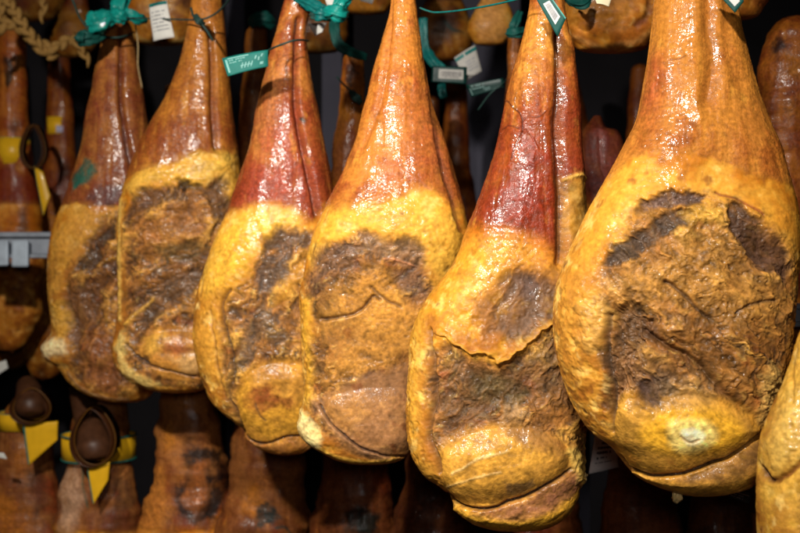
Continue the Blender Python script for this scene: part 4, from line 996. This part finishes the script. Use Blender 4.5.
card('paper_tag', 'small white tag at the left edge below the steel rail', [(-6, 364, 2.75), (6, 360, 2.75), (8, 368, 2.75), (-4, 376, 2.75)], M_WHITE, .001)
card('paper_tag', 'tiny white tag end at the left edge above the lower hams', [(-4, 452, 2.35), (4, 453, 2.35), (7, 459, 2.35), (-3, 457, 2.35)], M_WHITE, .001)
# stray scraps of fat on the lower edges
for px_, py_, dd, lab in ((583, 477, 1.495, 'cream crumb of fat on the lower right edge of the veined ham'), (677, 496, 1.295, 'crumb of fat dangling under the biggest ham')):
    Vb = bmesh.new(); bmesh.ops.create_icosphere(Vb, subdivisions=3, radius=1)
    cpt = pt(px_, py_, dd)
    V = []
    for v in Vb.verts:
        k_ = 1+.7*float(perlin(v.co.x*1.8+px_, v.co.y*1.8, v.co.z*1.8))
        V.append(cpt+Vector((v.co.x*.006, v.co.y*.005, v.co.z*.008))*k_)
    Fc = [tuple(v.index for v in f.verts) for f in Vb.faces]; Vb.free()
    to_obj('fat_crumb', V, Fc, M_FAT, None, lab, 'fat crumb')

# ------------------------------------------------------------------ straw rope, steel rail, yellow straps
def braid_geo(px, r_px, seed, pitch=12.0):
    P = cm(px, 24); sc_ = px[0][2]/F; r = r_px*sc_
    ln = [0]
    for a, b_ in zip(P, P[1:]): ln.append(ln[-1]+(b_-a).length)
    tot = ln[-1]; geos = []; r_ = random.Random(seed)
    def at(s):
        s = min(max(s, 0), tot-1e-6); i = next(k for k in range(len(ln)-1) if ln[k+1] >= s)
        f = (s-ln[i])/(ln[i+1]-ln[i]+1e-9); return P[i].lerp(P[i+1], f), (P[i+1]-P[i]).normalized()
    step = pitch*sc_*.5; n = int(tot/step)
    for k in range(n):
        s = k*step; side = 1 if k % 2 else -1
        p, t = at(s); nrm = Vector((-t.z, 0, t.x))
        a = p+nrm*side*r*.55-t*step*1.1+Vector((0, r*.2, 0)); m_ = p+nrm*side*r*.62+Vector((0, -r*.55, 0)); c_ = p-nrm*side*r*.35+t*step*1.35+Vector((0, -r*.1, 0))
        w = r*r_.uniform(.36, .48)
        Q = [a.lerp(m_, q/5).lerp(m_.lerp(c_, q/5), q/5) for q in range(6)]
        geos.append(tube_geo(Q, lambda tt, w=w: w*(.35+.65*math.sin(math.pi*min(max(tt, .04), .96))), 9))
    return merge(geos)
rope = empty('straw_rope', pt(20, 50, 2.6), 'thick plaited straw rope in the top left corner', 'rope')
for g in (braid_geo([(-8, 34, 2.6), (4, 26, 2.6), (16, 24, 2.6), (28, 34, 2.6), (40, 45, 2.6), (54, 48, 2.6), (66, 42, 2.62), (76, 36, 2.64)], 9, 1),
          braid_geo([(6, -10, 2.58), (10, 4, 2.58), (18, 16, 2.57), (25, 28, 2.57), (34, 40, 2.58), (46, 54, 2.6), (58, 56, 2.62)], 8, 2),
          braid_geo([(2, -8, 2.62), (1, 10, 2.62), (2, 30, 2.62)], 7, 5),
          braid_geo([(42, -8, 2.66), (44, 8, 2.66), (41, 24, 2.66)], 5, 3),
          braid_geo([(78, 44, 2.6), (85, 56, 2.6), (90, 68, 2.6)], 6, 4)):
    to_obj('plait', g[0], g[1], M_ROPE, rope)

def box_geo(x0, x1, y0, y1, d0, d1):
    """box from picture-plane extents at depth d0, running back to d1"""
    a = pt(x0, y0, d0); b_ = pt(x1, y1, d0)
    xs = (a.x, b_.x); zs = (b_.z, a.z); ds = (d0, d1)
    V = [Vector((x, y, z)) for x in xs for y in ds for z in zs]
    return V, [(0, 1, 3, 2), (4, 6, 7, 5), (0, 4, 5, 1), (2, 3, 7, 6), (0, 2, 6, 4), (1, 5, 7, 3)]
def bevel(o, w=.0015):
    m_ = o.modifiers.new('bevel', 'BEVEL'); m_.width = w; m_.segments = 2; m_.limit_method = 'ANGLE'
    for p in o.data.polygons: p.use_smooth = False
V, Fc = merge([box_geo(-260, 92, 232, 237, 2.55, 2.60), box_geo(-260, 92, 237, 254, 2.565, 2.59), box_geo(-260, 92, 254, 258, 2.55, 2.60)])
rail = to_obj('steel_rail', V, Fc, M_STEEL, None, 'grey steel rail crossing the hams at the left edge', 'rail', smooth=False); bevel(rail)
for x0, x1, y1 in ((-22, 8, 266), (11, 28, 267)):
    V, Fc = box_geo(x0, x1, 240, y1, 2.535, 2.55)
    o = to_obj('bracket', V, Fc, M_PLATE, rail, smooth=False); bevel(o, .004)
V, Fc = merge([box_geo(780, 960, 304, 309, 1.62, 1.66), box_geo(780, 960, 309, 322, 1.63, 1.655), box_geo(780, 960, 322, 327, 1.62, 1.66)])
o = to_obj('steel_rail', V, Fc, M_STEEL, None, 'short grey steel rail end showing right of the biggest ham', 'rail', smooth=False); bevel(o)

def band_geo(cx, y0, y1, r_px, d, a0=0., a1=2*math.pi, ky=.9, n=40, th=.0015, tilt=0):
    sc_ = d/F; V = []; Fc = []
    for i in range(n+1):
        a = a0+(a1-a0)*i/n
        for rr in (r_px*sc_, r_px*sc_+th):
            for yy in (y0, y1):
                c_ = pt(cx, yy+tilt*math.cos(a), d); V.append(c_+Vector((math.cos(a)*rr, -math.sin(a)*rr*ky, 0)))
    for i in range(n):
        o = i*4; q = o+4
        Fc += [(o, o+1, q+1, q), (o+2, q+2, q+3, o+3), (o, q, q+2, o+2), (o+1, o+3, q+3, q+1)]
    return V, Fc
def loop_geo(cx, cy, rx, ry, d, width, th=.0016, tip=.35, n=48, yaw=.25):
    """upright teardrop loop of strap seen nearly end on"""
    sc_ = d/F; c_ = pt(cx, cy, d); V = []; Fc = []
    for i in range(n):
        a = 2*math.pi*i/n
        k_ = 1+tip*max(0, math.sin(a))**3
        for rr in (0, th):
            for w_ in (-.5, .5):
                x = math.cos(a)*(rx*sc_+rr); z = math.sin(a)*(ry*sc_+rr)*k_
                V.append(c_+Vector((x+yaw*w_*width, w_*width, z+.12*w_*width)))
    for i in range(n):
        o = i*4; q = ((i+1) % n)*4
        Fc += [(o, o+1, q+1, q), (o+2, q+2, q+3, o+3), (o, q, q+2, o+2), (o+1, o+3, q+3, q+1)]
    return V, Fc
def strap(label, band, loop, tail, dt):
    root = empty('yellow_strap', pt(tail[-1][0], tail[-1][1], dt), label, 'strap', 'yellow plastic straps')
    if band:
        to_obj('band', *band_geo(*band), M_YEL, root)
        cx, y0, y1, r_px, d = band[:5]
        for e, (u_, v_) in enumerate(((y0-.6, y0+.9), (y1-.9, y1+.6))):
            to_obj('green_edge', *band_geo(cx, u_, v_, r_px+.5, d), M_LTEAL, root)
    to_obj('loop', *loop_geo(*loop), M_BRN, root)
    c_ = loop
    to_obj('loop_edge', *loop_geo(c_[0]+.0, c_[1], c_[2]+.3, c_[3]+.3, c_[4]-c_[5]*.5, .002), M_AMB, root)
    (V, Fc), s2 = plate_geo([(x, y, dt) for x, y in tail], .001, .003)
    tl_ = to_obj('tail', V, Fc, M_YEL, root)
    V, Fc = patch_geo(s2, [(0, 0, .05, .97)], .0006); to_obj('green_edge', V, Fc, M_LTEAL, tl_)
strap('yellow strap round the shank at the far left edge, above the steel rail', (13.5, 139, 165, 15.6, 2.9, 0, 2*math.pi, 1.0), (34, 150, 11, 18, 2.80, .03), [(34, 166), (43, 172), (50, 196), (43, 216)], 2.79)
strap('yellow strap with a broad pointed tail in the bottom left corner', (24, 412, 428, 24, 2.55, 0, 2*math.pi, 1.0), (32, 408, 18, 14, 2.44, .035), [(23, 424), (58, 421), (57, 440), (28, 466)], 2.44)
strap('yellow strap with a wide round loop and narrow tail on the lower ham', (99, 434, 458, 36, 2.45, 0, 2*math.pi, .8), (95, 440, 20, 24, 2.33, .04), [(87, 467), (110, 462), (108, 480), (93, 505)], 2.33)
c = to_obj('yellow_label', *band_geo(59, 118, 135, 11.5, 3.05, 0, 2*math.pi, 1.0), M_YEL, None, 'small yellow label band on the shadowed shank behind the amber loop', 'label')
to_obj('lilac_panel', *band_geo(59, 127, 134, 12.0, 3.05, .35, 1.5, 1.0), plain('lilac_paper', (.42, .38, .5), .5, .1, 60, .1), c)

# the dark feet of the two strapped hams, bent forward through the loops
M_HOOF = plain('dark_hoof', (.060, .022, .009), .45, .35, 60, .4)
for hm, path, rad in ((HOOF[0], [(27, 384, 2.50), (30, 396, 2.46), (31, 408, 2.43), (31, 417, 2.42)], (10, 14, 16, 9)),
                      (HOOF[1], [(81, 388, 2.44), (86, 410, 2.40), (92, 432, 2.36), (95, 450, 2.33), (96, 460, 2.325)], (12, 13, 15, 18, 10))):
    hm_V, hm_F = tube_geo(cm(path, 8), lambda t, rad=rad, path=path: float(np.interp(t, np.linspace(0, 1, len(rad)), rad))*path[0][2]/F*(1-max(0, t-.93)*9), 20)
    to_obj('hoof', hm_V, hm_F, M_HOOF, hm)

# ------------------------------------------------------------------ the setting behind
def structure(name, geo, mat):
    o = to_obj(name, geo[0], geo[1], mat, smooth=False); o['kind'] = 'structure'; return o
structure('back_wall', box_geo(-700, 1500, -500, 1100, 3.7, 3.8), M_WALL)
for x0, x1, d_ in ((452, 520, 3.5), (322, 342, 3.5), (226, 244, 3.5)):  # separate strips added where the grey wall shows through gaps
    structure('wall_strip', box_geo(x0, x1, -300, 700, d_, d_+.06), M_WALLGAP)
structure('wall_strip', box_geo(578, 590, 420, 800, 2.5, 2.52), M_WALLGAP)

# ------------------------------------------------------------------ camera and lamps
cam = bpy.data.cameras.new('camera'); co = bpy.data.objects.new('camera', cam); COL.objects.link(co)
co.location = (0, 0, CZ); co.rotation_euler = (math.radians(90), 0, 0)
cam.lens = 50; cam.sensor_width = 36; cam.clip_start = .05; cam.clip_end = 100
cam.dof.use_dof = True; cam.dof.focus_distance = 1.36; cam.dof.aperture_fstop = 5.6
scene.camera = co

def lamp(name, typ, loc, target, power, size, color, **kw):
    l = bpy.data.lights.new(name, typ); o = bpy.data.objects.new(name, l); COL.objects.link(o)
    o.location = loc
    o.rotation_euler = (Vector(target)-Vector(loc)).to_track_quat('-Z', 'Y').to_euler()
    l.energy = power; l.color = color
    if typ == 'AREA': l.size = size
    else: l.shadow_soft_size = size
    for k, v in kw.items(): setattr(l, k, v)
    return o
WC = (1, .95, .87)
lamp('shop_spot', 'SPOT', (-.14, .12, 2.24), (.22, 1.36, 1.42), 100, .035, WC, spot_size=math.radians(66), spot_blend=.7)
lamp('shop_spot', 'SPOT', (-.62, .40, 2.22), (-.42, 1.95, 1.45), 116, .035, WC, spot_size=math.radians(84), spot_blend=.7)
lamp('front_fill', 'AREA', (.02, -.15, 1.62), (.02, 1.8, 1.40), 3.6, .12, (1, .95, .90))  # unseen fill added near the camera to lift the shaded gaps
w = bpy.data.worlds.new('World'); scene.world = w; w.use_nodes = True
w.node_tree.nodes['Background'].inputs[0].default_value = (.5, .42, .36, 1)
w.node_tree.nodes['Background'].inputs[1].default_value = .009
scene.view_settings.view_transform = 'Standard'; scene.view_settings.look = 'None'; scene.view_settings.exposure = 0
scene.render.engine = 'CYCLES'
scene.cycles.use_denoising = True
scene.cycles.denoising_prefilter = 'ACCURATE'
scene.cycles.max_bounces = 6
